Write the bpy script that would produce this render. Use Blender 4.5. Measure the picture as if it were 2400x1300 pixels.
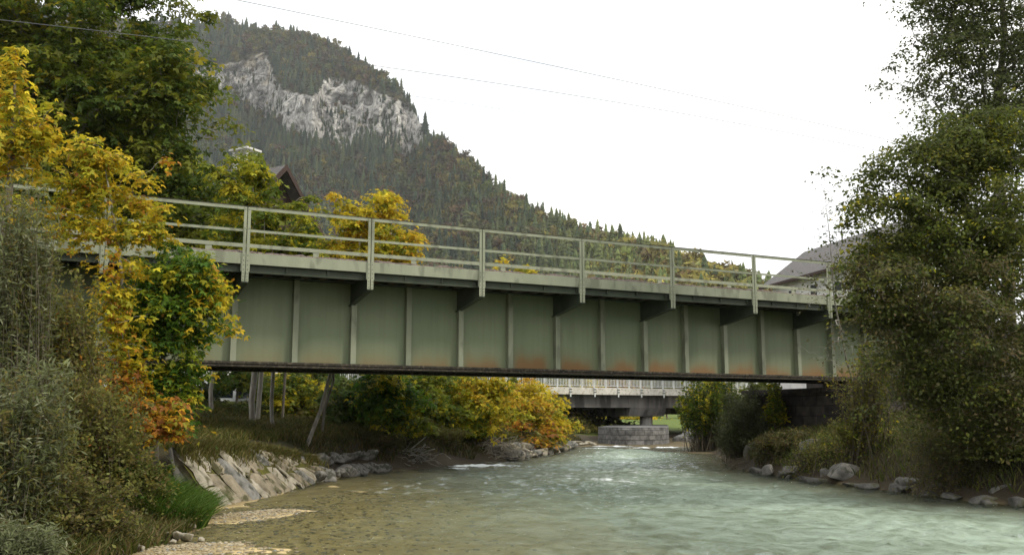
import bpy, math, random
import numpy as np
R = math.radians
for o in list(bpy.data.objects): bpy.data.objects.remove(o, do_unlink=True)
C = bpy.context.scene.collection
rng = np.random.default_rng(7)
random.seed(7)

# ------------------------------------------------------------------ camera
F = 2185.0; PITCH = 0.1495; EYE = 1.6
cam_d = bpy.data.cameras.new('camera'); cam = bpy.data.objects.new('camera', cam_d); C.objects.link(cam)
cam.location = (0, 0, EYE); cam.rotation_euler = (math.pi/2 + PITCH, 0, 0)
cam_d.sensor_width = 36.0; cam_d.lens = F/2400*36.0
cam_d.clip_start = 0.1; cam_d.clip_end = 9000
bpy.context.scene.camera = cam
# ------------------------------------------------------------------ world
SUN_EL, SUN_AZ = 36.0, 110.0        # azimuth clockwise from +Y: from the right, a little behind the camera
w = bpy.data.worlds.new('World'); bpy.context.scene.world = w; w.use_nodes = True
nt = w.node_tree; nt.nodes.clear(); N = nt.nodes.new; Lk = nt.links.new
out = N('ShaderNodeOutputWorld'); sky = N('ShaderNodeTexSky'); sky.sky_type = 'NISHITA'; sky.sun_disc = False
sky.sun_elevation = R(SUN_EL); sky.sun_rotation = R(SUN_AZ); sky.air_density = 1.0; sky.dust_density = 4.0
b1 = N('ShaderNodeBackground'); b1.inputs[1].default_value = 0.12; Lk(sky.outputs[0], b1.inputs[0])
b2 = N('ShaderNodeBackground'); b2.inputs[1].default_value = 1.36
tc = N('ShaderNodeTexCoord'); mp = N('ShaderNodeMapping'); mp.inputs['Scale'].default_value = (1.2, 1.2, 3.5)
nz = N('ShaderNodeTexNoise'); nz.inputs['Scale'].default_value = 2.2; nz.inputs['Detail'].default_value = 5
cr = N('ShaderNodeValToRGB'); cr.color_ramp.elements[0].position = .30; cr.color_ramp.elements[0].color = (.74, .77, .81, 1)
cr.color_ramp.elements[1].position = .62; cr.color_ramp.elements[1].color = (1.0, .985, .945, 1)
Lk(tc.outputs['Generated'], mp.inputs[0]); Lk(mp.outputs[0], nz.inputs[0]); Lk(nz.outputs[0], cr.inputs[0]); Lk(cr.outputs[0], b2.inputs[0])
mr = N('ShaderNodeMapRange'); mr.inputs[1].default_value = .25; mr.inputs[2].default_value = .45; mr.inputs[3].default_value = .8; mr.inputs[4].default_value = .97
Lk(nz.outputs[0], mr.inputs[0])
ms = N('ShaderNodeMixShader'); Lk(mr.outputs[0], ms.inputs[0]); Lk(b1.outputs[0], ms.inputs[1]); Lk(b2.outputs[0], ms.inputs[2]); Lk(ms.outputs[0], out.inputs[0])
# ------------------------------------------------------------------ sun
sl = bpy.data.lights.new('sun', 'SUN'); sl.energy = 1.6; sl.angle = R(10); sl.color = (1, .93, .80)
so = bpy.data.objects.new('sun', sl); C.objects.link(so)
so.rotation_euler = (R(90-SUN_EL), 0, R(180-SUN_AZ))
so.location = (20, -30, 40)
# ------------------------------------------------------------------ exposure
vs = bpy.context.scene.view_settings; vs.view_transform = 'Standard'; vs.look = 'None'; vs.exposure = 0.40; vs.gamma = 1.0; vs.use_curve_mapping = False
cy = bpy.context.scene.cycles
cy.max_bounces = 6; cy.diffuse_bounces = 3; cy.glossy_bounces = 3; cy.transmission_bounces = 4; cy.transparent_max_bounces = 8; cy.volume_bounces = 0
cy.caustics_reflective = False; cy.caustics_refractive = False

# ================================================================== helpers
cp, sp = math.cos(PITCH), math.sin(PITCH)
def W(px, py, D):
    """point of the valley seen at photo position (px,py) that lies D metres ahead"""
    x = (px-1200)/F; v = (650-py)/F
    dy = cp - v*sp; dz = sp + v*cp
    return np.array([x*D/dy, D, EYE + dz*D/dy])
def G(px, py, z=0.0):
    x = (px-1200)/F; v = (650-py)/F
    dy = cp - v*sp; dz = sp + v*cp
    t = (z-EYE)/dz
    return np.array([x*t, dy*t, z])

def _h(ix, iy, iz, s):
    h = (ix*374761393 + iy*668265263 + iz*2147483647 + s*974711) & 0xffffffff
    h = ((h ^ (h >> 13))*1274126177) & 0xffffffff
    return ((h ^ (h >> 16)) & 0xffff)/65535.0
def vn(P, sc=1.0, s=0):
    P = np.asarray(P, float)*sc
    if P.shape[-1] == 2: P = np.concatenate([P, np.zeros(P.shape[:-1]+(1,))], -1)
    i = np.floor(P).astype(np.int64); f = P-i; f = f*f*(3-2*f)
    r = 0
    for a in (0, 1):
        for b in (0, 1):
            for c in (0, 1):
                wt = (f[..., 0] if a else 1-f[..., 0])*(f[..., 1] if b else 1-f[..., 1])*(f[..., 2] if c else 1-f[..., 2])
                r = r + wt*_h(i[..., 0]+a, i[..., 1]+b, i[..., 2]+c, s)
    return r
def fbm(P, sc=1.0, s=0, o=4):
    r = 0; a = 1; t = 0
    for k in range(o):
        r = r + a*vn(P, sc*2**k, s+k*17); t += a; a *= .5
    return r/t

def mesh_np(name, V, Fc, mat, cols=None, parent=None, uv=None, smooth=False, attrs=None):
    """Fc: (n,k) index array or list of such arrays"""
    if not isinstance(Fc, list): Fc = [Fc]
    Fc = [f for f in Fc if len(f)]
    me = bpy.data.meshes.new(name)
    V = np.asarray(V, np.float32)
    me.vertices.add(len(V)); me.vertices.foreach_set('co', V.ravel())
    loops = np.concatenate([f.ravel() for f in Fc]).astype(np.int32)
    tot = np.concatenate([np.full(len(f), f.shape[1], np.int32) for f in Fc])
    st = np.concatenate([[0], np.cumsum(tot)[:-1]]).astype(np.int32)
    me.loops.add(len(loops)); me.loops.foreach_set('vertex_index', loops)
    me.polygons.add(len(tot)); me.polygons.foreach_set('loop_start', st); me.polygons.foreach_set('loop_total', tot)
    if smooth: me.polygons.foreach_set('use_smooth', np.ones(len(tot), bool))
    me.update(calc_edges=True)
    if cols is not None:
        a = me.color_attributes.new('Col', 'FLOAT_COLOR', 'POINT')
        c4 = np.ones((len(V), 4), np.float32); c4[:, :3] = cols; a.data.foreach_set('color', c4.ravel())
    if attrs:
        for k, v in attrs.items():
            a = me.attributes.new(k, 'FLOAT', 'POINT'); a.data.foreach_set('value', np.asarray(v, np.float32))
    if uv is not None:
        l = me.uv_layers.new(name='UVMap'); l.data.foreach_set('uv', np.asarray(uv, np.float32)[loops].ravel())
    if mat: me.materials.append(mat)
    o = bpy.data.objects.new(name, me); C.objects.link(o)
    if parent is not None: o.parent = parent
    return o

class MB:
    def __init__(s): s.v = []; s.f = []
    def add(s, V, Fs):
        n = len(s.v); s.v += [tuple(p) for p in V]; s.f += [tuple(i+n for i in f) for f in Fs]; return s
    def box(s, a, b):
        (x0, y0, z0), (x1, y1, z1) = a, b
        return s.add([(x0,y0,z0),(x1,y0,z0),(x1,y1,z0),(x0,y1,z0),(x0,y0,z1),(x1,y0,z1),(x1,y1,z1),(x0,y1,z1)],
                     [(0,3,2,1),(4,5,6,7),(0,1,5,4),(1,2,6,5),(2,3,7,6),(3,0,4,7)])
    def prism(s, poly, y0, y1, ax='y'):
        n = len(poly)
        def q(p, t):
            return {'y': (p[0], t, p[1]), 'x': (t, p[0], p[1]), 'z': (p[0], p[1], t)}[ax]
        V = [q(p, y0) for p in poly]+[q(p, y1) for p in poly]
        return s.add(V, [tuple(range(n)), tuple(range(2*n-1, n-1, -1))]+[(i, n+i, n+(i+1) % n, (i+1) % n) for i in range(n)])
    def tube(s, pts, r, k=6):
        V, Fs = tube_np([(np.array(pts, float), np.broadcast_to(np.asarray(r, float), (len(pts),)))], k)
        return s.add(V, [tuple(f) for f in Fs])
    def build(s, name, mat, parent=None, bevel=0, smooth=False):
        me = bpy.data.meshes.new(name); me.from_pydata([tuple(map(float, p)) for p in s.v], [], [tuple(map(int, f)) for f in s.f]); me.update()
        if mat: me.materials.append(mat)
        if smooth: me.polygons.foreach_set('use_smooth', [True]*len(me.polygons))
        o = bpy.data.objects.new(name, me); C.objects.link(o)
        if parent is not None: o.parent = parent
        if bevel:
            m = o.modifiers.new('bevel', 'BEVEL'); m.width = bevel; m.segments = 1; m.limit_method = 'ANGLE'
        return o

def tube_np(items, k=6):
    VV = []; FF = []; n0 = 0
    ang = np.arange(k)/k*2*np.pi; ca = np.cos(ang); sa = np.sin(ang)
    for pts, r in items:
        n = len(pts)
        t = np.gradient(pts, axis=0); t /= np.linalg.norm(t, axis=1, keepdims=True)+1e-9
        ref = np.array([0, 0, 1.0]) if abs(t[0, 2]) < .9 else np.array([1.0, 0, 0])
        u = np.cross(t, ref); u /= np.linalg.norm(u, axis=1, keepdims=True)+1e-9
        v = np.cross(t, u)
        ring = pts[:, None, :] + r[:, None, None]*(u[:, None, :]*ca[None, :, None]+v[:, None, :]*sa[None, :, None])
        VV.append(ring.reshape(-1, 3))
        a = np.arange(n-1)[:, None]*k; j = np.arange(k)[None, :]; j2 = (j+1) % k
        q = np.stack([a+j, a+j2, a+k+j2, a+k+j], -1).reshape(-1, 4)
        FF.append(q+n0); n0 += n*k
    return np.concatenate(VV), np.concatenate(FF)

def tag(o, label=None, cat=None, group=None, kind=None):
    if label: o['label'] = label
    if cat: o['category'] = cat
    if group: o['group'] = group
    if kind: o['kind'] = kind
    return o
def empty(name, loc, label, cat, group=None, rz=0):
    o = bpy.data.objects.new(name, None); C.objects.link(o); o.location = tuple(map(float, loc)); o.rotation_euler = (0, 0, rz)
    o.empty_display_size = .2
    return tag(o, label, cat, group)

# ------------------------------------------------------------------ materials
def mat(name, col=(.5, .5, .5), rough=.7, metal=0, spec=.4):
    m = bpy.data.materials.new(name); m.use_nodes = True; b = m.node_tree.nodes['Principled BSDF']
    b.inputs['Base Color'].default_value = (*col, 1); b.inputs['Roughness'].default_value = rough; b.inputs['Metallic'].default_value = metal
    b.inputs['Specular IOR Level'].default_value = spec
    return m
def nodes(m):
    t = m.node_tree; return t, t.nodes.new, t.links.new, t.nodes['Principled BSDF']
def noisy(name, c1, c2, scale=4, rough=.75, bump=.3, bscale=None, detail=6, lo=.35, hi=.65, coord='Object', stretch=(1,1,1), spec=.3, dist=.02, c3=None, s3=.6):
    m = mat(name, c1, rough, spec=spec); t, N, L, b = nodes(m)
    tc = N('ShaderNodeTexCoord'); mp = N('ShaderNodeMapping'); mp.inputs['Scale'].default_value = stretch; L(tc.outputs[coord], mp.inputs[0])
    nz = N('ShaderNodeTexNoise'); nz.inputs['Scale'].default_value = scale; nz.inputs['Detail'].default_value = detail; nz.inputs['Roughness'].default_value = .6; L(mp.outputs[0], nz.inputs[0])
    r = N('ShaderNodeValToRGB'); r.color_ramp.elements[0].position = lo; r.color_ramp.elements[1].position = hi
    r.color_ramp.elements[0].color = (*c1, 1); r.color_ramp.elements[1].color = (*c2, 1); L(nz.outputs[0], r.inputs[0])
    last = r.outputs[0]
    if c3:
        n3 = N('ShaderNodeTexNoise'); n3.inputs['Scale'].default_value = scale*s3; n3.inputs['Detail'].default_value = 5; L(mp.outputs[0], n3.inputs[0])
        r3 = N('ShaderNodeValToRGB'); r3.color_ramp.elements[0].position = .52; r3.color_ramp.elements[1].position = .62; L(n3.outputs[0], r3.inputs[0])
        mx = N('ShaderNodeMixRGB'); L(r3.outputs[0], mx.inputs[0]); L(last, mx.inputs[1]); mx.inputs[2].default_value = (*c3, 1); last = mx.outputs[0]
    L(last, b.inputs['Base Color'])
    if bump:
        n2 = N('ShaderNodeTexNoise'); n2.inputs['Scale'].default_value = bscale or scale*4; n2.inputs['Detail'].default_value = 8; L(mp.outputs[0], n2.inputs[0])
        bp = N('ShaderNodeBump'); bp.inputs['Strength'].default_value = bump; bp.inputs['Distance'].default_value = dist; L(n2.outputs[0], bp.inputs['Height']); L(bp.outputs[0], b.inputs['Normal'])
    return m
def leafmat(name, trans=.35, rough=.55):
    m = bpy.data.materials.new(name); m.use_nodes = True; t = m.node_tree; b = t.nodes['Principled BSDF']; N = t.nodes.new; L = t.links.new
    a = N('ShaderNodeAttribute'); a.attribute_name = 'Col'
    b.inputs['Roughness'].default_value = rough; b.inputs['Specular IOR Level'].default_value = .25
    tr = N('ShaderNodeBsdfTranslucent'); mx = N('ShaderNodeMixShader'); mx.inputs[0].default_value = trans
    L(a.outputs['Color'], b.inputs['Base Color']); L(a.outputs['Color'], tr.inputs[0]); L(b.outputs[0], mx.inputs[1]); L(tr.outputs[0], mx.inputs[2])
    L(mx.outputs[0], t.nodes['Material Output'].inputs[0])
    return m
def attrmat(name, rough=.8, bump=0, bscale=20, dist=.02):
    m = mat(name, rough=rough, spec=.25); t, N, L, b = nodes(m)
    a = N('ShaderNodeAttribute'); a.attribute_name = 'Col'; L(a.outputs['Color'], b.inputs['Base Color'])
    if bump:
        tc = N('ShaderNodeTexCoord'); n2 = N('ShaderNodeTexNoise'); n2.inputs['Scale'].default_value = bscale; n2.inputs['Detail'].default_value = 8; L(tc.outputs['Object'], n2.inputs[0])
        bp = N('ShaderNodeBump'); bp.inputs['Strength'].default_value = bump; bp.inputs['Distance'].default_value = dist; L(n2.outputs[0], bp.inputs['Height']); L(bp.outputs[0], b.inputs['Normal'])
    return m
M = {}
M['leaf'] = leafmat('leaf', .5); M['grass'] = leafmat('grass_blade', .3); M['conifer'] = leafmat('needle_foliage', .1, .8)
M['bark'] = noisy('bark', (.10, .085, .065), (.22, .20, .165), 9, .9, .6, 40, stretch=(1, 1, .25))
M['bark_pale'] = noisy('bark_pale', (.19, .175, .145), (.36, .34, .29), 9, .9, .5, 40, stretch=(1, 1, .3))
M['twig'] = noisy('twig_bark', (.07, .06, .04), (.13, .11, .075), 20, .9, .2)
M['rock'] = noisy('limestone', (.115, .11, .097), (.25, .24, .215), 3.5, .85, .6, 12, c3=(.07, .07, .055), s3=1.4, dist=.03)
M['rock_dark'] = noisy('wet_dark_rock', (.05, .048, .042), (.14, .135, .12), 3.5, .7, .6, 12, c3=(.06, .06, .03), s3=1.2, dist=.03)
M['rock_warm'] = noisy('warm_limestone', (.20, .18, .135), (.40, .36, .28), 3.0, .85, .5, 14, c3=(.11, .095, .055), s3=1.2, dist=.025)
M['rock_brown'] = noisy('brown_limestone', (.13, .11, .075), (.30, .255, .18), 3.0, .85, .5, 14, c3=(.07, .065, .03), s3=1.2, dist=.025)
M['moss'] = noisy('moss', (.05, .055, .012), (.13, .12, .02), 9, .95, .8, 40, dist=.04)

# ================================================================== river outline, ground
LB = [(-9, -14), (-7.0, -4), (-5.3, 4)] + [tuple(G(*p)[:2]) for p in [(330, 1298), (470, 1243), (476, 1200), (440, 1192), (530, 1187), (640, 1160), (750, 1127), (870, 1106), (980, 1098), (1080, 1092), (1200, 1076), (1270, 1064), (1345, 1048)]]
LB += [(3.9, 54.5), (4.3, 60), (6.5, 68), (14, 80), (26, 96), (60, 120)]
RB = [(70, 105), (32, 84), (19.5, 70), (13.5, 61)] + [tuple(G(*p)[:2]) for p in [(1650, 1050), (1690, 1073), (1720, 1092), (1760, 1104), (1870, 1122), (1960, 1132), (2130, 1152), (2300, 1176), (2400, 1184)]]
RB += [(11.5, 14), (12.5, 8), (14, 0), (15, -14)]
RIV = np.array(LB+RB)
def sdist(P):
    """distance to the river's edge, negative in the water; and +1 left bank, -1 right"""
    P = np.asarray(P, float); sh = P.shape[:-1]; Q = P.reshape(-1, 2)
    best = np.full(len(Q), 1e9); ins = np.zeros(len(Q), bool); n = len(RIV); bi = np.zeros(len(Q), int)
    for i in range(n):
        a = RIV[i]; b = RIV[(i+1) % n]; ab = b-a
        t = np.clip(((Q-a)@ab)/(ab@ab), 0, 1); d = np.hypot(*(Q-a-t[:, None]*ab).T)
        k = d < best; best[k] = d[k]; bi[k] = i
        c = ((a[1] > Q[:, 1]) != (b[1] > Q[:, 1])); xx = a[0]+(Q[:, 1]-a[1])*ab[0]/(ab[1] if abs(ab[1]) > 1e-9 else 1e-9)
        ins ^= c & (Q[:, 0] < xx)
    side = np.where(bi < len(LB), 1, -1)
    return np.where(ins, -best, best).reshape(sh), side.reshape(sh)
def ss(x, a, b):
    t = np.clip((x-a)/(b-a), 0, 1); return t*t*(3-2*t)
# bridge frame
BO = np.array([-6.113, 21.12]); BA = 1.1185; BU = np.array([math.sin(BA), math.cos(BA)]); BN = np.array([-math.cos(BA), math.sin(BA)]); BAY = 2.978
def ground_z(P):
    P = np.asarray(P, float); d, side = sdist(P)
    nse = (fbm(P, .35, 3)-.5); n2 = (fbm(P, 1.6, 9)-.5)
    y = P[..., 1]
    left = 1.05*ss(d, -.1, 1.9)+.25*ss(d, 1.5, 4)+1.0*ss(d, 3, 11)+.8*ss(d, 9, 25)
    near = ss(y, 15.5, 12.5)      # the low bank beside the camera
    left = left*(1-near)+near*(.35*ss(d, 0, 1.5)+1.4*ss(d, 1.2, 7))
    right = .95*ss(d, -.1, 1.6)+.55*ss(d, 1.5, 4.5)+1.3*ss(d, 4, 14)
    far = ss(y, 50, 75)
    right = right*(1-far)+far*(1.15*ss(d, 0, 2.2)+1.0*ss(d, 5, 40))
    left = left*(1-far)+far*(.25*ss(d, 0, 1.5)+1.2*ss(d, 2.5, 14))
    z = np.where(side > 0, left, right)
    z = z+np.where(d > 0, nse*.5*ss(d, .5, 5)+n2*.16*ss(d, 0, 1), 0)
    bed = -.10-.75*ss(-d, 0, 4.5)+n2*.10
    lw = (side > 0)*ss(y, 33, 22); bed = bed*(1-lw)+lw*(-.03-.17*ss(-d, 0, 4.0)-.6*ss(-d, 3.2, 6.8)+n2*.07)
    z = np.where(d < 0, bed, z)
    # railway embankment beyond both bridge ends
    rel = P-BO; u = rel@BU; v = rel@BN-3.2
    endm = np.clip(np.maximum(-2.6*BAY-u, u-7.7*BAY), 0, None)
    emb = 4.75*ss(endm, 0, 2.5)*(1-ss(np.abs(v), 3.0, 8.5))
    z = np.maximum(z, np.where(endm > 0, emb, -9))
    # gravel bar
    g = G(605, 1203)[:2]; q = P-g; e = ((q[..., 0]-q[..., 1]*.15)/.72)**2+(q[..., 1]/1.3)**2
    z = np.maximum(z, .035-.06*np.sqrt(e)+n2*.06)
    g = G(430, 1290)[:2]; q = P-g; e = (q[..., 0]/.85)**2+(q[..., 1]/.9)**2
    z = np.maximum(z, .04-.06*np.sqrt(e)+n2*.06)
    dist = np.hypot(P[..., 0], P[..., 1])
    return z+np.clip(dist-120, 0, None)*.012
def axis(lo, hi, step, far_lo, far_hi, g=1.18):
    a = list(np.arange(lo, hi, step)); s = step
    while a[-1] < far_hi: s *= g; a.append(a[-1]+s)
    s = step
    while a[0] > far_lo: s *= g; a.insert(0, a[0]-s)
    return np.array(a)
xs = axis(-15, 24, .28, -1500, 1500); ys = axis(7, 80, .28, -60, 2500)
XX, YY = np.meshgrid(xs, ys); PP = np.stack([XX, YY], -1); ZZ = ground_z(PP); DD, SD = sdist(PP)
nx, ny = len(xs), len(ys)
def gridf(nx, ny):
    i = np.arange(ny-1)[:, None]*nx+np.arange(nx-1)[None, :]
    return np.stack([i, i+1, i+nx+1, i+nx], -1).reshape(-1, 4)
# soil / grass / gravel colours as vertex colours (the ground's own colours)
n1 = fbm(PP, .5, 21)[..., None]; n2 = fbm(PP, 3, 31)[..., None]
soil = np.array([.035, .028, .018])*(1-n1)+np.array([.075, .06, .038])*n1
turf = np.array([.045, .06, .012])*(1-n2)+np.array([.10, .105, .022])*n2
grav = np.array([.36, .27, .115])*(1-n2)+np.array([.72, .57, .31])*n2
k = ss(DD+(n2[..., 0]-.5)*2, .8, 3.0)[..., None]
col = soil*(1-k)+turf*k
wet = (ss(DD+(n2[..., 0]-.5)*.3, .25, -.1)*np.maximum(ss(-DD, 0, .1), (SD > 0)*ss(YY, 24, 18)))[..., None]; col = col*(1-wet)+grav*np.where(((SD > 0) & (YY < 30))[..., None], 1, .38)*np.where((ZZ > -.005)[..., None], .6, 1)*wet
mead = (ss(YY, 60, 75)*ss(DD, 2, 6))[..., None]; col = col*(1-mead)+np.array([.11, .15, .03])*mead
M['ground'] = attrmat('ground_soil', .95, .9, 14, .05)
tag(mesh_np('ground', np.stack([XX, YY, ZZ], -1).reshape(-1, 3), gridf(nx, ny), M['ground'], col.reshape(-1, 3), smooth=True), kind='structure')

# ------------------------------------------------------------------ water
wx = axis(-9, 16, .07, -14, 60, 1.08); wy = axis(8.5, 42, .10, -16, 120, 1.035)
WX, WY = np.meshgrid(wx, wy); WP = np.stack([WX, WY], -1); wd, wsd = sdist(WP)
ang = R(-12); ca_, sa_ = math.cos(ang), math.sin(ang)
WR = np.stack([(WX*ca_-WY*sa_)*1.0, (WX*sa_+WY*ca_)*.85], -1)
amp = .35+.65*ss(-wd, 0, 3)
chop = ss(fbm(WP, .16, 77), .38, .62)*.6+.4
wz = ((fbm(WR, .8, 5, 3)-.5)*.10-(np.abs(fbm(WR, 1.7, 15, 2)-.5))*.15-(np.abs(fbm(WR, 3.7, 51, 2)-.5))*.085)*amp*chop*(.8+.5*ss(WY, 11, 20))*1.55
foam = np.zeros_like(WX)
for (px, py, rx, ry, a) in [(1125, 1093, 1.5, .5, 1.25), (1075, 1098, .7, .35, .8), (1180, 1086, 1.6, .4, .7), (1430, 1047, 1.6, .8, 1.1), (1400, 1051, 1.6, .9, .8), (1540, 1049, 2.6, 1.1, 1.0), (1350, 1052, 1.1, .7, .6), (1480, 1054, 3.6, 2.0, .5), (1610, 1052, 1.5, 1.2, .6), (1440, 1085, 3.5, 6, .52), (1560, 1110, 3.0, 6, .57), (1700, 1150, 2.5, 3, .55)]:  # real foam, plus broad mid-river patches that paint water sparkle as pale colour
    c = G(px, py)[:2]; foam = np.maximum(foam, a*np.exp(-(((WX-c[0])/rx)**2+((WY-c[1])/ry)**2)))
wz += foam*fbm(WP, 2.2, 66)*.16
# white crests scattered over the fast water
fast = ss(-wd, 1.2, 4)*ss(WY, 14, 26)
foam = np.maximum(foam, fast*(.40+.25*ss(fbm(WP, .35, 88, 3), .40, .62))*(.85+.6*ss(wz, .0, .05)))
depth = np.clip(-ground_z(WP), 0, 2)
depth = np.where(wd > 0, 0, depth)
keep = (wd < .5)
gf = gridf(len(wx), len(wy)); gf = gf[keep.ravel()[gf].any(1)]
wm = bpy.data.materials.new('river_water'); wm.use_nodes = True; t = wm.node_tree; t.nodes.clear(); N = t.nodes.new; L = t.links.new
wo = N('ShaderNodeOutputMaterial'); tc = N('ShaderNodeTexCoord')
mp = N('ShaderNodeMapping'); mp.inputs['Rotation'].default_value = (0, 0, R(12)); mp.inputs['Scale'].default_value = (1.0, .9, 1); L(tc.outputs['Object'], mp.inputs[0])
z1 = N('ShaderNodeTexNoise'); z1.inputs['Scale'].default_value = 4.2; z1.inputs['Detail'].default_value = 6; z1.inputs['Roughness'].default_value = .60; z1.inputs['Distortion'].default_value = .6; L(mp.outputs[0], z1.inputs[0])
bp = N('ShaderNodeBump'); bp.inputs['Strength'].default_value = 1.0; bp.inputs['Distance'].default_value = .4; L(z1.outputs[0], bp.inputs['Height'])
ad = N('ShaderNodeAttribute'); ad.attribute_name = 'depth'
rd = N('ShaderNodeMapRange'); rd.inputs[1].default_value = .10; rd.inputs[2].default_value = .75; rd.inputs[3].default_value = .03; rd.inputs[4].default_value = .93; L(ad.outputs['Fac'], rd.inputs[0])
tr = N('ShaderNodeBsdfTransparent'); tr.inputs[0].default_value = (.90, .92, .76, 1)
df = N('ShaderNodeBsdfDiffuse')
z2 = N('ShaderNodeTexNoise'); z2.inputs['Scale'].default_value = 1.6; z2.inputs['Detail'].default_value = 8; z2.inputs['Roughness'].default_value = .65; z2.inputs['Distortion'].default_value = .8; L(mp.outputs[0], z2.inputs[0])
rc = N('ShaderNodeValToRGB'); rc.color_ramp.elements[0].position = .38; rc.color_ramp.elements[1].position = .62
rc.color_ramp.elements[0].color = (.21, .26, .185, 1); rc.color_ramp.elements[1].color = (.37, .455, .36, 1); L(z2.outputs[0], rc.inputs[0]); L(rc.outputs[0], df.inputs[0])
mx = N('ShaderNodeMixShader'); L(rd.outputs[0], mx.inputs[0]); L(tr.outputs[0], mx.inputs[1]); L(df.outputs[0], mx.inputs[2])
gl = N('ShaderNodeBsdfGlossy'); gl.inputs['Roughness'].default_value = .05; gl.inputs[0].default_value = (.93, .97, .98, 1); L(bp.outputs[0], gl.inputs['Normal'])
fr = N('ShaderNodeFresnel'); fr.inputs[0].default_value = 1.33; L(bp.outputs[0], fr.inputs['Normal'])
m2 = N('ShaderNodeMixShader'); L(fr.outputs[0], m2.inputs[0]); L(mx.outputs[0], m2.inputs[1]); L(gl.outputs[0], m2.inputs[2])
fo = N('ShaderNodeBsdfDiffuse'); fo.inputs[0].default_value = (.78, .82, .80, 1)
af = N('ShaderNodeAttribute'); af.attribute_name = 'foam'
z3 = N('ShaderNodeTexNoise'); z3.inputs['Scale'].default_value = 5; z3.inputs['Detail'].default_value = 8; z3.inputs['Roughness'].default_value = .7; L(mp.outputs[0], z3.inputs[0])
mu = N('ShaderNodeMath'); mu.operation = 'MULTIPLY'; L(af.outputs['Fac'], mu.inputs[0]); L(z3.outputs[0], mu.inputs[1])
rf = N('ShaderNodeMapRange'); rf.inputs[1].default_value = .30; rf.inputs[2].default_value = .46; L(mu.outputs[0], rf.inputs[0])
m3 = N('ShaderNodeMixShader'); L(rf.outputs[0], m3.inputs[0]); L(m2.outputs[0], m3.inputs[1]); L(fo.outputs[0], m3.inputs[2]); L(m3.outputs[0], wo.inputs[0])
tag(mesh_np('water', np.stack([WX, WY, wz], -1).reshape(-1, 3), gf, wm, attrs={'depth': depth.ravel(), 'foam': foam.ravel()}, smooth=True), kind='structure')

# ================================================================== mountain
SIL = [(-900, -120), (-300, -60), (0, 8), (200, 28), (400, 62), (470, 66), (520, 50), (570, 62), (640, 76), (700, 88), (760, 106), (830, 142), (880, 176), (930, 206), (962, 246), (985, 290), (1010, 330), (1060, 362), (1110, 402), (1150, 446), (1200, 478), (1250, 506), (1300, 536), (1350, 553), (1400, 566), (1450, 582), (1520, 600), (1580, 620), (1640, 646), (1700, 668), (1750, 692), (1800, 715), (1950, 760), (2300, 800), (3200, 820)]
RD = [(-900, 1500), (0, 1300), (520, 1250), (800, 1120), (1000, 980), (1110, 860), (1300, 680), (1500, 520), (1750, 380), (2300, 330), (3200, 330)]
FD = [(-900, 420), (600, 400), (1200, 330), (1700, 230), (2300, 220), (3200, 220)]
mpx = np.concatenate([np.linspace(-900, 350, 60, endpoint=False), np.linspace(350, 1850, 330, endpoint=False), np.linspace(1850, 3200, 50)])
nv = 260; nb = 14
sil = np.interp(mpx, *zip(*SIL)); rdp = np.interp(mpx, *zip(*RD)); fdp = np.interp(mpx, *zip(*FD))
v = np.linspace(0, 1, nv)[:, None]
PYm = 985+(sil[None, :]-985)*v                      # elevation of each row seen from the river
clt = np.interp(mpx, [430, 480, 560, 620, 660, 735, 760, 830, 870, 960, 985, 1005, 1040], [190, 160, 150, 128, 215, 232, 185, 192, 215, 250, 290, 335, 385])
clb = np.interp(mpx, [430, 480, 560, 640, 700, 800, 850, 930, 945, 1000, 1040], [185, 205, 235, 290, 325, 345, 325, 350, 385, 340, 385])
wob = (fbm(np.stack([mpx/40., mpx*0], -1), 1, 40)-.5)*26
dd = np.ones_like(PYm)
incl = ss(PYm, clt[None, :]-14, clt[None, :]+6)*(1-ss(PYm, clb[None, :]-4, clb[None, :]+16))*((mpx > 440) & (mpx < 1030))[None, :]
dd = 1-.88*incl; dv = np.cumsum(dd, 0)-dd[0]; dv = dv/dv[-1]
Dm = fdp[None, :]+(rdp-fdp)[None, :]*dv**1.05
xn = np.broadcast_to(mpx[None, :], Dm.shape)
nP = np.stack([(xn-1200)/F*Dm, Dm, (979-PYm)/F*Dm], -1)
rough = (fbm(nP, .010, 50, 5)-.5)*90*ss(v, .0, .15)*(Dm/1000)+(fbm(nP, .06, 60, 4)-.5)*(16+26*incl)*ss(v, 0, .1)
gul = (np.abs(fbm(nP*np.array([1, 1, .35]), .045, 71, 3)-.5))*46*incl
Dn = Dm+rough*.8+gul
xw = (xn-1200)/F*Dn; yv = (650-PYm)/F
zw = EYE+(sp+yv*cp)/(cp-yv*sp)*Dn
xw = xn*0+(xn-1200)/F*Dn/(cp-yv*sp)
front = np.stack([xw, Dn, zw], -1)
last = front[-1]; back = []
for q in range(1, nb+1):
    b = last.copy(); b[:, 1] += q*45; b[:, 0] *= 1+q*45/last[:, 1]; b[:, 2] -= (q**1.25)*16; back.append(b)
back = np.maximum(np.array(back), np.array([-9e9, -9e9, -30]))
mt = np.concatenate([front, back]); mny, mnx = mt.shape[:2]
inclf = np.concatenate([incl, np.zeros((nb, mnx))])
rk = fbm(mt, .05, 81)[..., None]; rk2 = fbm(mt*np.array([1, 1, .3]), .18, 91)[..., None]
rock = np.array([.15, .145, .135])*(1-rk2)+np.array([.48, .465, .43])*rk2
rock = rock*(.7+.6*rk)
och = ss(fbm(mt, .03, 95), .58, .66)[..., None]; rock = rock*(1-och*.4)+np.array([.42, .34, .20])*och*.4
fl = np.array([.035, .038, .018])*(1-rk)+np.array([.085, .07, .035])*rk
mk = ss(inclf+(rk2[..., 0]-.5)*.5, .35, .6)[..., None]
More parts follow.
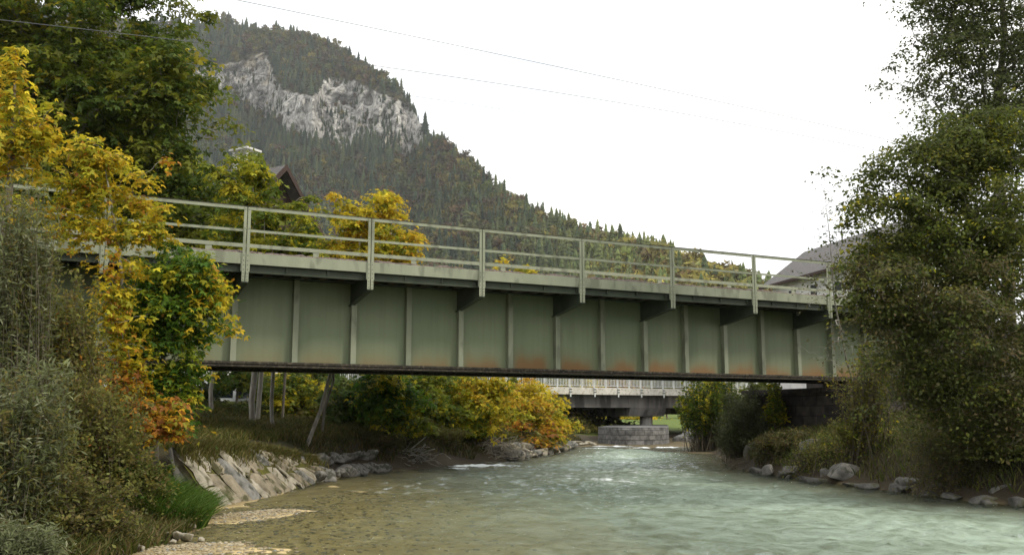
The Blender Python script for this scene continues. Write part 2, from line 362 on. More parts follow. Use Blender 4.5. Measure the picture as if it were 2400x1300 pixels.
mcol = fl*(1-mk)+rock*mk
M['mountain'] = attrmat('mountain_rock', .95, 1.0, .12, 8)
t, N, L, b = nodes(M['mountain']); tc = N('ShaderNodeTexCoord'); mp = N('ShaderNodeMapping'); mp.inputs['Scale'].default_value = (1, 1, .6); L(tc.outputs['Object'], mp.inputs[0])
nz = N('ShaderNodeTexNoise'); nz.inputs['Scale'].default_value = .13; nz.inputs['Detail'].default_value = 12; nz.inputs['Roughness'].default_value = .80; nz.inputs['Distortion'].default_value = 1.2; L(mp.outputs[0], nz.inputs[0])
rp = N('ShaderNodeValToRGB'); rp.color_ramp.elements[0].position = .42; rp.color_ramp.elements[1].position = .56; rp.color_ramp.elements[0].color = (.16, .155, .15, 1); rp.color_ramp.elements[1].color = (1.45, 1.43, 1.4, 1); L(nz.outputs[0], rp.inputs[0])
mu_ = N('ShaderNodeMixRGB'); mu_.blend_type = 'MULTIPLY'; mu_.inputs[0].default_value = .9; L(b.inputs['Base Color'].links[0].from_socket, mu_.inputs[1]); L(rp.outputs[0], mu_.inputs[2]); L(mu_.outputs[0], b.inputs['Base Color'])
tag(mesh_np('mountain', mt.reshape(-1, 3), gridf(mnx, mny), M['mountain'], mcol.reshape(-1, 3)), kind='structure')

# forest: conifer and broadleaf crowns, one mass
def conifer_proto(seed, tiers=7, seg=7):
    r = np.random.default_rng(seed); V = [[0, 0, 1.0]]; Fa = []
    V = []; 
    for k in range(tiers):
        z1 = 1-.88*k/tiers; z0 = z1-.88/tiers*1.55; rad = (.02+.20*((k+1)/tiers)**.8)*r.uniform(.85, 1.15)
        n = len(V); V.append([0, 0, min(1, z1+.03)])
        for j in range(seg*2):
            a = (j+r.uniform(-.3, .3))/(seg*2)*2*np.pi; rr = rad*(r.uniform(.9, 1.25) if j % 2 else r.uniform(.4, .65)); V.append([rr*math.cos(a), rr*math.sin(a), z0+(.035 if j % 2 == 0 else 0)+r.uniform(-.015, .015)])
        for j in range(seg*2): Fa.append([n, n+1+j, n+1+(j+1) % (seg*2)])
    return np.array(V), np.array(Fa)
def broad_proto(seed, n=110):
    r = np.random.default_rng(seed); c = r.normal(size=(n, 3)); c /= np.linalg.norm(c, axis=1, keepdims=True); c *= (r.random((n, 1))**.35)
    c = c*np.array([.33, .33, .42])+np.array([0, 0, .56]); V = []; Fa = []
    for i in range(n):
        q = r.normal(size=(3, 3))*.085; V += list(c[i]+q); Fa.append([3*i, 3*i+1, 3*i+2])
    return np.array(V), np.array(Fa)
cons = [conifer_proto(100+i) for i in range(5)]; brs = [broad_proto(200+i) for i in range(4)]
# sample positions on the mountain surface with even density in area
A = mt[:-1, :-1]; B = mt[1:, :-1]; D_ = mt[:-1, 1:]
area = np.linalg.norm(np.cross(B-A, D_-A), axis=-1)
mpx_c = mpx[:-1]; vis = ((mpx_c > 330) & (mpx_c < 1990))[None, :] | ((mpx_c > -60) & (mpx_c < 120))[None, :]
wgt = area*vis*(1-.95*ss(inclf[:-1, :-1], .3, .7)*ss(fbm(A*np.array([1, 1, 1.4]), .028, 44, 3), .58, .46)); wgt[nv+2:] = 0
near_boost = np.clip(700/A[..., 1], .55, 1.7); wgt = wgt*near_boost
p = (wgt/wgt.sum()).ravel(); NT = 21000
ids = rng.choice(len(p), NT, p=p); iy, ix = np.unravel_index(ids, wgt.shape)
fu = rng.random((NT, 1)); fv = rng.random((NT, 1))
pos = A[iy, ix]+(B[iy, ix]-A[iy, ix])*fu+(D_[iy, ix]-A[iy, ix])*fv
pxs = mpx[ix]; tailf = ss(pxs, 1050, 1500)
pn = fbm(pos, .012, 33)
isb = (rng.random(NT) < np.clip(.30+(pn-.5)*2.4+.25*tailf, .06, .8))
hgt = rng.uniform(9, 21, NT)*(1-.12*tailf)*np.where(rng.random(NT) < .08, 1.25, 1); hgt[isb] *= .75
incp = inclf[iy, ix]; hgt = hgt*(1-.5*ss(incp, .3, .8))
VV, FF, CC = [], [], []; n0 = 0
cpal = np.array([[.020, .034, .018], [.03, .046, .022], [.040, .056, .022], [.055, .066, .026]])
bpal = np.array([[.09, .085, .025], [.11, .09, .025], [.085, .055, .025], [.07, .055, .032], [.07, .09, .025], [.14, .12, .03], [.08, .085, .03]])
for i in range(NT):
    V, Fa = (brs[i % 4] if isb[i] else cons[i % 5])
    a = rng.random()*6.28; c, s = math.cos(a), math.sin(a); h = hgt[i]; wd_ = rng.uniform(.8, 1.15)*h
    v3 = np.stack([(V[:, 0]*c-V[:, 1]*s)*wd_, (V[:, 0]*s+V[:, 1]*c)*wd_, V[:, 2]*h-.8], 1)+pos[i]
    if isb[i]: cc = bpal[min(6, int(rng.random()*7))]*rng.uniform(.7, 1.2)
    else: cc = cpal[int(rng.random()*4)]*rng.uniform(.75, 1.25)
    tl = tailf[i]; cc = cc*(1.15+1.4*tl*rng.random())+np.array([.060, .058, .006])*tl*rng.uniform(.4, 1.3)
    VV.append(v3); FF.append(Fa+n0); n0 += len(V); CC.append(np.broadcast_to(cc, v3.shape)*rng.uniform(.85, 1.15, (len(V), 1)))
tag(mesh_np('forest', np.concatenate(VV), np.concatenate(FF), M['conifer'], np.concatenate(CC)),
    'mixed spruce and autumn broadleaf forest covering the mountain slope', 'forest', kind='stuff')

# ================================================================== railway bridge
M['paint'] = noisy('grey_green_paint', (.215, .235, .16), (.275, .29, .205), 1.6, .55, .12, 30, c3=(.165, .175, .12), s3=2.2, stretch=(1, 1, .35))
M['paint_shaded'] = noisy('shaded_green_paint', (.034, .044, .028), (.062, .075, .05), 2, .6, .1)  # same bridge paint darkened, shade under the deck put into its colour
M['flange'] = noisy('grimy_flange_steel', (.022, .02, .016), (.06, .05, .036), 5, .8, .4, 25, c3=(.10, .085, .06), s3=3)
M['rivet'] = mat('rivet_paint', (.12, .125, .095), .7)
M['ballast'] = noisy('track_ballast', (.07, .05, .042), (.24, .19, .165), 14, .95, 1.0, 30, dist=.04)
M['concrete_dark'] = noisy('stained_stone', (.035, .03, .026), (.08, .065, .055), 3, .9, .7, 15, c3=(.03, .026, .022), s3=1.4, dist=.04)
wb = mat('rust_stained_web_paint', (.25, .28, .21), .55); t, N, L, b = nodes(wb)
tc = N('ShaderNodeTexCoord'); sx = N('ShaderNodeSeparateXYZ'); L(tc.outputs['Object'], sx.inputs[0])
nz = N('ShaderNodeTexNoise'); nz.inputs['Scale'].default_value = .9; nz.inputs['Detail'].default_value = 5; mp = N('ShaderNodeMapping'); mp.inputs['Scale'].default_value = (1, 1, .3); L(tc.outputs['Object'], mp.inputs[0]); L(mp.outputs[0], nz.inputs[0])
r = N('ShaderNodeValToRGB'); r.color_ramp.elements[0].position = .3; r.color_ramp.elements[1].position = .7; r.color_ramp.elements[0].color = (.15, .187, .105, 1); r.color_ramp.elements[1].color = (.20, .232, .137, 1); L(nz.outputs[0], r.inputs[0])
def math_(op, a, bb=None, cc=None):
    q = N('ShaderNodeMath'); q.operation = op
    for i_, x_ in enumerate((a, bb, cc)):
        if x_ is None: continue
        if isinstance(x_, (int, float)): q.inputs[i_].default_value = x_
        else: L(x_, q.inputs[i_])
    return q.outputs[0]
nr = N('ShaderNodeTexNoise'); nr.inputs['Scale'].default_value = .55; nr.inputs['Detail'].default_value = 3; L(tc.outputs['Object'], nr.inputs[0])
nr2 = N('ShaderNodeTexNoise'); nr2.inputs['Scale'].default_value = 2.6; nr2.inputs['Detail'].default_value = 6; L(mp.outputs[0], nr2.inputs[0])
zz = math_('SUBTRACT', sx.outputs[2], 3.05)
hh = math_('ADD', math_('MULTIPLY', nr.outputs[0], .55), math_('MULTIPLY', nr2.outputs[0], .42))       # rust height
fz = math_('SUBTRACT', hh, zz); fzn = N('ShaderNodeMapRange'); fzn.interpolation_type = 'SMOOTHSTEP'; fzn.inputs[1].default_value = -.05; fzn.inputs[2].default_value = .62; L(fz, fzn.inputs[0])
px_ = math_('ABSOLUTE', math_('SINE', math_('MULTIPLY', sx.outputs[0], math.pi/(BAY/2))))
pxn = N('ShaderNodeMapRange'); pxn.interpolation_type = 'SMOOTHSTEP'; pxn.inputs[1].default_value = .0; pxn.inputs[2].default_value = .8; L(px_, pxn.inputs[0])
mid = N('ShaderNodeMapRange'); mid.inputs[1].default_value = 0; mid.inputs[2].default_value = 9; mid.inputs[3].default_value = .4; mid.inputs[4].default_value = .95; L(sx.outputs[0], mid.inputs[0])
rust = math_('MULTIPLY', math_('MULTIPLY', fzn.outputs[0], pxn.outputs[0]), mid.outputs[0])
rr = N('ShaderNodeValToRGB'); rr.color_ramp.elements[0].color = (.17, .135, .06, 1); rr.color_ramp.elements[1].color = (.20, .10, .028, 1); rr.color_ramp.elements[0].position = .15; rr.color_ramp.elements[1].position = .8; L(rust, rr.inputs[0])
mps = N('ShaderNodeMapping'); mps.inputs['Scale'].default_value = (9, 1, .35); L(tc.outputs['Object'], mps.inputs[0]); nst = N('ShaderNodeTexNoise'); nst.inputs['Scale'].default_value = 1.0; nst.inputs['Detail'].default_value = 6; L(mps.outputs[0], nst.inputs[0])
rst = N('ShaderNodeValToRGB'); rst.color_ramp.elements[0].position = .34; rst.color_ramp.elements[1].position = .56; rst.color_ramp.elements[0].color = (.72, .70, .64, 1); rst.color_ramp.elements[1].color = (1, 1, 1, 1); L(nst.outputs[0], rst.inputs[0])
mst = N('ShaderNodeMixRGB'); mst.blend_type = 'MULTIPLY'; mst.inputs[0].default_value = .28; L(r.outputs[0], mst.inputs[1]); L(rst.outputs[0], mst.inputs[2])
mxx = N('ShaderNodeMixRGB'); L(rust, mxx.inputs[0]); L(mst.outputs[0], mxx.inputs[1]); L(rr.outputs[0], mxx.inputs[2]); L(mxx.outputs[0], b.inputs['Base Color'])
nb_ = N('ShaderNodeTexNoise'); nb_.inputs['Scale'].default_value = 1.3; L(tc.outputs['Object'], nb_.inputs[0]); bpp = N('ShaderNodeBump'); bpp.inputs['Strength'].default_value = .25; bpp.inputs['Distance'].default_value = .03; L(nb_.outputs[0], bpp.inputs['Height']); L(bpp.outputs[0], b.inputs['Normal'])

br = empty('railway_bridge', (BO[0], BO[1], 0), 'long grey green steel plate girder railway bridge with rust stains above the river', 'bridge', rz=math.pi/2-BA)
ZT, ZPB, DW, ZG = 6.45, 4.69, 1.537, 2.96
x0, x1 = -2.62*BAY, 7.62*BAY
def prt(mb, n, m, par=br, **k): return mb.build(n, m, par, **k)
# web plates
prt(MB().box((x0, DW+.16, ZG+.002), (x1, DW+.19, 5.02)), 'girder_web', wb)
prt(MB().box((x0, DW+2.36, ZG+.002), (x1, DW+2.39, 5.02)), 'girder_web', wb)
for oy in (0, 2.2):
    mb = MB().box((x0, DW-.045+oy, ZG-.055), (x1, DW+.36+oy, ZG)); mb.box((x0, DW-.01+oy, ZG-.10), (x1, DW+.33+oy, ZG-.057)); mb.box((x0, DW-.05+oy, ZG-.13), (x1, DW+.37+oy, ZG-.102))
    prt(mb, 'bottom_flange', M['flange'])
    prt(MB().box((x0, DW+oy, 5.022), (x1, DW+.35+oy, 5.06)), 'top_flange', M['paint_shaded'])
# stiffeners: two thin legs and a front plate
for i in range(-5, 16):
    x = i*BAY/2
    if x < x0+.05 or x > x1-.05: continue
    top = 5.02 if i % 2 else 4.50
    mb = MB().box((x-.012, DW+.004, ZG+.004), (x+.012, DW+.158, top)); mb.box((x-.012, DW-.012, ZG+.003), (x+.125, DW+.003, top))
    prt(mb, 'stiffener', M['paint'])
# cantilever brackets
for k in range(-2, 8):
    x = k*BAY
    if x > x1: continue
    mb = MB().prism([(.05, 4.70), (DW+.158, 4.48), (DW+.158, 5.02), (.05, 5.02)], x-.008, x+.008, 'x')
    mb.prism([(.02, 4.672), (DW+.14, 4.446), (DW+.14, 4.468), (.02, 4.694)], x-.07, x+.07, 'x')
    prt(mb, 'bracket', M['paint_shaded'])
# edge fascia per bay, lower angle, deck plate
for k in range(-3, 8):
    a, bb = max(k*BAY+.10, x0-.2), min((k+1)*BAY-.10, x1+1.2)
    if bb <= a: continue
    prt(MB().box((a, .06, 5.105), (bb, .085, 5.365)).box((a, .087, 5.34), (bb, .20, 5.362)), 'fascia_plate', M['paint'])
mb = MB().box((x0-.2, .20, 4.93), (x1+1.2, .225, 5.10)); mb.box((x0-.2, .228, 4.93), (x1+1.2, .33, 4.95)); prt(mb, 'edge_channel', M['paint_shaded'])
for i in range(-8, 24): prt(MB().box((i*.98-.02, .150, 4.99), (i*.98+.02, .198, 5.11)), 'channel_cleat', M['paint_shaded'])
prt(MB().box((x0-.2, .09, 5.13), (x1+1.2, 6.05, 5.23)), 'deck', M['paint_shaded'])
tim = noisy('old_timber', (.05, .035, .025), (.12, .085, .06), 6, .9, .5)
for i in range(0, 66):
    x = x0+.2+i*.46
    if x < x1: prt(MB().box((x, .5, 5.064), (x+.2, 5.6, 5.125)), 'deck_timber', tim)
# ballast bed with a ragged top
bx = np.arange(x0-.2, x1+1.2, .07); by = np.array([.11, .12, .3, .6, .95, 1.4, 2.2, 3.2, 4.2, 4.9, 5.4, 5.8, 5.95, 5.96])
BX, BY = np.meshgrid(bx, by); hb = np.array([0, .155, .20, .22, .24, .27, .30, .30, .30, .28, .26, .22, .18, 0])[:, None]
BZ = 5.235+hb+(vn(np.stack([BX, BY], -1), 11, 4)-.5)*.055*(hb > 0)+(vn(np.stack([BX, BY], -1), 2.2, 4)-.5)*.05*(hb > 0)
mesh_np('ballast', np.stack([BX, BY, BZ], -1).reshape(-1, 3), gridf(len(bx), len(by)), M['ballast'], parent=br)
for oy in (2.3, 3.735):
    prt(MB().box((x0-.2, oy, 5.56), (x1+1.2, oy+.07, 5.66)), 'rail', mat('rail_steel', (.12, .075, .05), .5, .6))
# railing: near side
def post_mb(x, y, front=True):
    mb = MB()
    mb.box((x-.078, y-.008, ZPB), (x-.012, y, ZT-.012)); mb.box((x+.012, y-.008, ZPB), (x+.078, y, ZT-.012))
    mb.box((x-.020, y+.001, ZPB), (x-.012, y+.06, ZT-.012)); mb.box((x+.012, y+.001, ZPB), (x+.020, y+.06, ZT-.012))
    return mb
for k in range(-3, 8):
    x = k*BAY
    if x < x0-1.5: continue
    mb = post_mb(x, .035); nf = len(mb.f)
    for zq in (4.74, 4.81, 4.88, 4.97, 5.08, 5.18, 5.30, 5.93, 6.38):
        for sx_ in (-.045, .045): mb.add([(x+sx_+.011*math.cos(a), .022, zq+.011*math.sin(a)) for a in np.arange(6)*math.pi/3]+[(x+sx_+.016*math.cos(a), .0268, zq+.016*math.sin(a)) for a in np.arange(6)*math.pi/3], [(5,4,3,2,1,0)]+[(j, (j+1) % 6, 6+(j+1) % 6, 6+j) for j in range(6)])
    po = prt(mb, 'railing_post', M['paint']); po.data.materials.append(M['rivet'])
    for fi in range(nf, len(mb.f)): po.data.polygons[fi].material_index = 1
    mb = MB()
    mb.box((x-.102, .045, 4.93), (x+.102, .058, 5.36))
    mb.build('splice_plate', M['paint'], po)
def rail_bay(a, bb, y, ztop, h, n):
    mb = MB().box((a, y, ztop-h), (bb, y+.008, ztop)); mb.box((a, y+.009, ztop-.009), (bb, y+h*.9, ztop-.001))
    prt(mb, n, M['paint'])
for k in range(-3, 8):
    a, bb = max(k*BAY+.080, x0-1.2), (k+1)*BAY-.080
    if a > x1: continue
    bb = min(bb, x1+1.2)
    rail_bay(a, bb, .040, ZT, .075, 'top_rail'); rail_bay(a, bb, .040, 5.915, .06, 'middle_rail')
prt(MB().box((x0-1.2, .03, ZT+.001), (x1+1.2, .115, ZT+.014)), 'rail_cap', M['flange'])
# railing: far side
prt(MB().box((x0-1.2, 4.57, 6.30), (x1+1.2, 4.58, 6.405)).box((x0-1.2, 4.581, 6.39), (x1+1.2, 4.66, 6.40)), 'far_rail', M['paint'])
for k in range(-3, 8):
    x = (k-.075)*BAY
    if x0-1 < x < x1+1: prt(MB().box((x-.085, 4.585, 5.3), (x+.085, 4.60, 6.385)), 'far_railing_post', M['paint'])
# bearings
for k, xx in ((0, x1-1.1),):
    for oy in (.17, 2.37):
        prt(MB().box((xx-.25, DW+oy-.2, 2.70), (xx+.25, DW+oy+.2, ZG-.131)).box((xx-.4, DW+oy-.28, 2.62), (xx+.4, DW+oy+.28, 2.70)), 'bearing', M['flange'], bevel=.02)

# abutments: coursed stone
def stone_mat(name, c1, c2, mort, bw, rh, bumpd=.03):
    m = mat(name, c1, .9); t, N, L, b = nodes(m)
    uvn = N('ShaderNodeTexCoord'); bk = N('ShaderNodeTexBrick'); L(uvn.outputs['UV'], bk.inputs['Vector'])
    bk.inputs['Color1'].default_value = (*c1, 1); bk.inputs['Color2'].default_value = (*c2, 1); bk.inputs['Mortar'].default_value = (*mort, 1)
    bk.inputs['Scale'].default_value = 1; bk.inputs['Mortar Size'].default_value = .018; bk.inputs['Mortar Smooth'].default_value = .4; bk.inputs['Brick Width'].default_value = bw; bk.inputs['Row Height'].default_value = rh
    nz = N('ShaderNodeTexNoise'); nz.inputs['Scale'].default_value = 3.5; nz.inputs['Detail'].default_value = 8; L(uvn.outputs['Object'], nz.inputs[0])
    wv = N('ShaderNodeMixRGB'); wv.blend_type = 'ADD'; wv.inputs[0].default_value = .05; L(uvn.outputs['UV'], wv.inputs[1]); L(nz.outputs['Color'], wv.inputs[2]); L(wv.outputs[0], bk.inputs['Vector'])
    mx = N('ShaderNodeMixRGB'); mx.blend_type = 'MULTIPLY'; mx.inputs[0].default_value = .85; r = N('ShaderNodeValToRGB'); r.color_ramp.elements[0].position = .3; r.color_ramp.elements[0].color = (.35, .35, .35, 1); r.color_ramp.elements[1].position = .7; r.color_ramp.elements[1].color = (1.3, 1.3, 1.3, 1)
    L(nz.outputs[0], r.inputs[0]); L(bk.outputs[0], mx.inputs[1]); L(r.outputs[0], mx.inputs[2]); L(mx.outputs[0], b.inputs['Base Color'])
    hm = N('ShaderNodeMath'); hm.operation = 'SUBTRACT'; L(nz.outputs[0], hm.inputs[0]); L(bk.outputs['Fac'], hm.inputs[1])
    bp = N('ShaderNodeBump'); bp.inputs['Strength'].default_value = 1; bp.inputs['Distance'].default_value = bumpd; L(hm.outputs[0], bp.inputs['Height']); L(bp.outputs[0], b.inputs['Normal'])
    return m
def wall_ring(name, pts, z0, z1, m, parent=None, batter=0.0, cap=True, rows=8):
    pts = np.array(pts, float); n = len(pts); c = pts.mean(0)
    cl = np.concatenate([pts, pts[:1]]); s = np.concatenate([[0], np.cumsum(np.hypot(*np.diff(cl, axis=0).T))])
    V = []; UV = []
    for j in range(rows+1):
        z = z0+(z1-z0)*j/rows; q = cl+(c-cl)/np.linalg.norm(c-cl, axis=1, keepdims=True)*batter*(z-z0)
        for i in range(n+1): V.append([q[i, 0], q[i, 1], z]); UV.append([s[i], z])
    Fq = []
    for j in range(rows):
        for i in range(n): a = j*(n+1)+i; Fq.append([a, a+1, a+n+2, a+n+1])
    L_ = [np.array(Fq)]
    if cap:
        L_.append(np.array([[rows*(n+1)+i for i in range(n)]]))
    return mesh_np(name, np.array(V), L_, m, parent=parent, uv=np.array(UV))
M['abut'] = stone_mat('abutment_stone', (.04, .033, .029), (.075, .06, .05), (.018, .016, .014), .7, .34)
def bp2(u, v_): return BO+BU*u+BN*v_
ab = empty('bridge_abutment', (*bp2(7.3*BAY, 3.4), 1.0), 'dark coursed stone abutment with bearing shelf under the right end of the railway bridge', 'bridge abutment')
def loc(o): o.location = -np.array(ab.location) if o.parent is ab else o.location; return o
def ringp(par, name, pts, z0, z1, m, **k):
    o = wall_ring(name, pts, z0, z1, m, parent=par, **k); o.location = tuple(-np.array(par.location)); return o
ringp(ab, 'abutment_wall', [bp2(6.55*BAY, 1.0), bp2(8.2*BAY, 1.0), bp2(8.2*BAY, 6.1), bp2(6.55*BAY, 6.1)], .6, 2.45, M['abut'], batter=.03)
ringp(ab, 'bearing_shelf', [bp2(6.50*BAY, .92), bp2(8.2*BAY, .92), bp2(8.2*BAY, 6.2), bp2(6.50*BAY, 6.2)], 2.452, 2.61, M['concrete_dark'])
ringp(ab, 'back_wall', [bp2(7.64*BAY, .5), bp2(8.3*BAY, .5), bp2(8.3*BAY, 6.4), bp2(7.64*BAY, 6.4)], 2.612, 5.05, M['abut'])
ab2 = empty('bridge_abutment', (*bp2(-2.6*BAY, 3.4), 1.0), 'stone abutment under the left end of the railway bridge behind the maples', 'bridge abutment')
ringp(ab2, 'abutment_wall', [bp2(-3.5*BAY, 1.0), bp2(-2.1*BAY, 1.0), bp2(-2.1*BAY, 6.1), bp2(-3.5*BAY, 6.1)], .6, 2.6, M['abut'], batter=.03)
ringp(ab2, 'back_wall', [bp2(-3.5*BAY, .5), bp2(-2.63*BAY, .5), bp2(-2.63*BAY, 6.4), bp2(-3.5*BAY, 6.4)], 2.602, 5.05, M['abut'])

# ================================================================== road bridge far behind
M['conc'] = noisy('weathered_concrete', (.23, .22, .20), (.36, .345, .31), 1.4, .9, .25, 12, c3=(.16, .15, .135), s3=2.5, stretch=(1, 1, .3))
M['conc_light'] = noisy('pale_edge_concrete', (.50, .48, .41), (.66, .63, .56), 1.5, .9, .2, 14, c3=(.40, .37, .30), s3=3)
M['conc_girder'] = noisy('stained_girder_concrete', (.14, .13, .125), (.27, .255, .235), .9, .9, .25, 12, c3=(.09, .085, .08), s3=1.6, stretch=(1, 1, .2))
M['white'] = noisy('white_railing_paint', (.52, .54, .52), (.64, .65, .62), 3, .6, 0)
RA = R(62.5); RU = np.array([math.sin(RA), math.cos(RA)]); RC = W(1430, 900, 75)[:2]
rb = empty('road_bridge', (RC[0], RC[1], 0), 'grey concrete road bridge with white railing seen beneath the railway bridge', 'bridge', rz=math.pi/2-RA)
prt(MB().box((-42, 0, 3.44), (42, .35, 4.0)), 'edge_beam', M['conc_light'], rb)
prt(MB().box((-42, .352, 3.44), (42, 11, 3.80)), 'deck_slab', M['conc'], rb)
prt(MB().box((-42, 1.0, 2.44), (7.6, 1.5, 3.438)), 'girder', M['conc_girder'], rb)
prt(MB().box((7.602, .95, 2.50), (42, 1.5, 3.438)), 'girder', M['conc_girder'], rb)
for oy in (4.3, 7.6):
    prt(MB().box((-42, oy, 2.44), (42, oy+.5, 3.438)), 'girder', M['conc_girder'], rb)
prt(MB().box((-42, 10.2, 1.95), (42, 10.8, 3.438)), 'girder', M['conc_girder'], rb)
prt(MB().prism([(1.3, 1.75), (10.6, 1.75), (10.9, 2.438), (.96, 2.438)], 2.6, 6.2, 'x'), 'pier_cap', M['conc_girder'], rb)
for (cx, cyy) in ((5.0, 2.2), (6.0, 8.6)):
    mb = MB(); mb.prism([(cx+.55*math.cos(a), cyy+.55*math.sin(a)) for a in np.arange(14)/14*6.283], .75, 1.748, 'z'); prt(mb, 'column', M['conc'], rb)
rl = MB().box((-34, .05, 4.805), (34, .13, 4.86)); prt(rl, 'top_rail', M['white'], rb)
prt(MB().box((-34, .06, 4.10), (34, .12, 4.145)), 'bottom_rail', M['white'], rb)
for i in range(-22, 16):
    x = -.35+i*1.12
    big = i % 2
    mb = MB().box((x-.04, .04, 4.0 if big else 4.002), (x+.04, .14, 4.803))
    po = prt(mb, 'railing_post', M['white'], rb)
    if big:
        MB().box((x-.055, -.06, 3.25), (x+.055, -.003, 4.01)).build('bracket', M['white'], po)
        MB().box((x-.12, -.085, 3.80), (x+.12, -.062, 3.86)).box((x-.12, -.085, 3.60), (x+.12, -.062, 3.66)).build('clamp', M['flange'], po)
    mb = MB()
    for j in range(1, 8): q = x+j*1.12/8; mb.box((q-.02, .075, 4.146), (q+.02, .105, 4.804))
    prt(mb, 'baluster_panel', M['white'], rb)
# mid-river pier footing
pf = empty('pier_footing', W(1484, 1040, 58)*np.array([1, 1, 0]), 'low rounded masonry pier base standing in the river under the road bridge', 'bridge pier')
M['masonry'] = stone_mat('grey_masonry', (.12, .117, .112), (.20, .194, .183), (.065, .063, .058), .62, .30, .05)
a0 = W(1400, 1036, 61.5)[:2]; a1 = W(1458, 1043, 57.2)[:2]; a2 = W(1555, 1040, 58.5)[:2]; a3 = W(1570, 1035, 62)[:2]
pts = []
for (p_, q_, bul) in ((a0, a1, .12), (a1, a2, .45), (a2, a3, .1)):
    for tt in np.linspace(0, 1, 7)[:-1]:
        nn = np.array([q_[1]-p_[1], p_[0]-q_[0]]); nn /= np.linalg.norm(nn); pts.append(p_+(q_-p_)*tt+nn*bul*math.sin(math.pi*tt))
pts += [a3, a3+np.array([3.5, 22]), a0+np.array([3.5, 22])]
ringp(pf, 'stone_base', pts, -.5, .97, M['masonry'], batter=.05)
cpts = [np.array(pf.location[:2])*0+np.array(p_)+(np.mean(pts, 0)-np.array(p_))*.0 for p_ in pts]
ringp(pf, 'coping', [p_+(np.mean(pts, 0)-p_)*.02 for p_ in map(np.array, pts)], .972, 1.03, M['masonry'], batter=.0)

# ================================================================== rocks
def rock_mesh(seed, sub=3, cuts=13, sq=(1, 1, 1)):
    import bmesh
    bm = bmesh.new(); bmesh.ops.create_icosphere(bm, subdivisions=sub, radius=1)
    V = np.array([v.co for v in bm.verts]); Fa = np.array([[v.index for v in f.verts] for f in bm.faces]); bm.free()
    r = np.random.default_rng(seed)
    for c in range(cuts):
        n = r.normal(size=3); n /= np.linalg.norm(n); h = r.uniform(.38, .75); d = V@n
        V = V-np.outer(np.clip(d-h, 0, None)*.96, n)
    V = V*(1+(fbm(V+seed, 1.6, seed, 4)-.5)[:, None]*.22)
    return V*np.array(sq), Fa
def rock(name, loc, size, seed, label, group=None, m='rock', rz=0, tilt=(0, 0), cat='boulder'):
    V, Fa = rock_mesh(seed); V = V*np.array(size)
    c, s = math.cos(rz), math.sin(rz)
    ax, ay = tilt
    V = V@np.array([[1, 0, 0], [0, math.cos(ax), math.sin(ax)], [0, -math.sin(ax), math.cos(ax)]])
    V = V@np.array([[math.cos(ay), 0, -math.sin(ay)], [0, 1, 0], [math.sin(ay), 0, math.cos(ay)]])
    V = V@np.array([[c, s, 0], [-s, c, 0], [0, 0, 1]])
    o = mesh_np(name, V, Fa, M[m]); o.location = tuple(map(float, loc)); return tag(o, label, cat, group)
def gz(x, y): return float(ground_z(np.array([[x, y]]))[0])
rb_l = [  # px, py(base centre), size, label
 (2012, 1128, (.60, .5, .27), 'large low grey boulder in front of the right bank grass, widest on that shore'),
 (1950, 1122, (.3, .3, .2), 'small grey boulder touching the left side of the widest right bank boulder'),
 (2152, 1145, (.36, .33, .24), 'light grey boulder at the waterline right of the grassy tuft'),
 (2205, 1152, (.22, .22, .14), 'small flat grey boulder beside the light grey waterline boulder'),
 (2278, 1158, (.26, .25, .18), 'rounded grey boulder half hidden by dark bank weeds'),
 (2370, 1170, (.36, .3, .22), 'grey boulder at the right edge of the photo by the water'),
 (2275, 1118, (.2, .2, .16), 'pale boulder higher up the right bank below the dark trees'),
 (1872, 1112, (.3, .3, .22), 'grey boulder below the dead twigs of the right bank'),
 (1805, 1108, (.26, .2, .16), 'small brown grey boulder at the foot of the right bank slope'),
 (1900, 1052, (.32, .26, .2), 'pale boulder resting in the weeds below the abutment'),
 (1772, 1085, (.3, .5, .62), 'upright grey rock slab leaning at the corner of the right bank')]
for i, (px, py, sz, lab) in enumerate(rb_l):
    q = G(px, py+4) if py > 1060 else W(px, py, 27)
    if py == 1118: q = W(px, py, 20.5)
    z = max(0.02, q[2] if q[2] > 0 else 0)+sz[2]*.42
    rock('boulder', (q[0], q[1]+sz[1]*.35, z), (sz[0]*1.45, sz[1]*1.2, sz[2]*1.3), 300+i, lab, 'boulders along the right bank', rz=i*1.3, tilt=(.1, .15*(-1)**i))
for i, px in enumerate([1778, 1792, 1835, 1848, 1890, 1915, 1990, 2040, 2100, 2118, 2180, 2232, 2300, 2318, 2392]):
    py = np.interp(px, [1760, 1870, 1960, 2130, 2300, 2400], [1104, 1122, 1132, 1152, 1176, 1184])
    q = G(px, py+2); s_ = rng.uniform(.12, .28)
    rock('boulder', (q[0]+.05, q[1]+.15, .02), (s_*1.6, s_, s_*.7), 340+i, f'{["first", "second", "third", "fourth", "fifth", "sixth", "seventh", "eighth", "ninth", "tenth", "eleventh", "twelfth", "thirteenth", "fourteenth", "fifteenth"][i]} low rock along the right waterline, counted from the grey green willow', 'small rocks lining the right shore', 'rock_dark', rz=rng.uniform(0, 3), cat='rock')
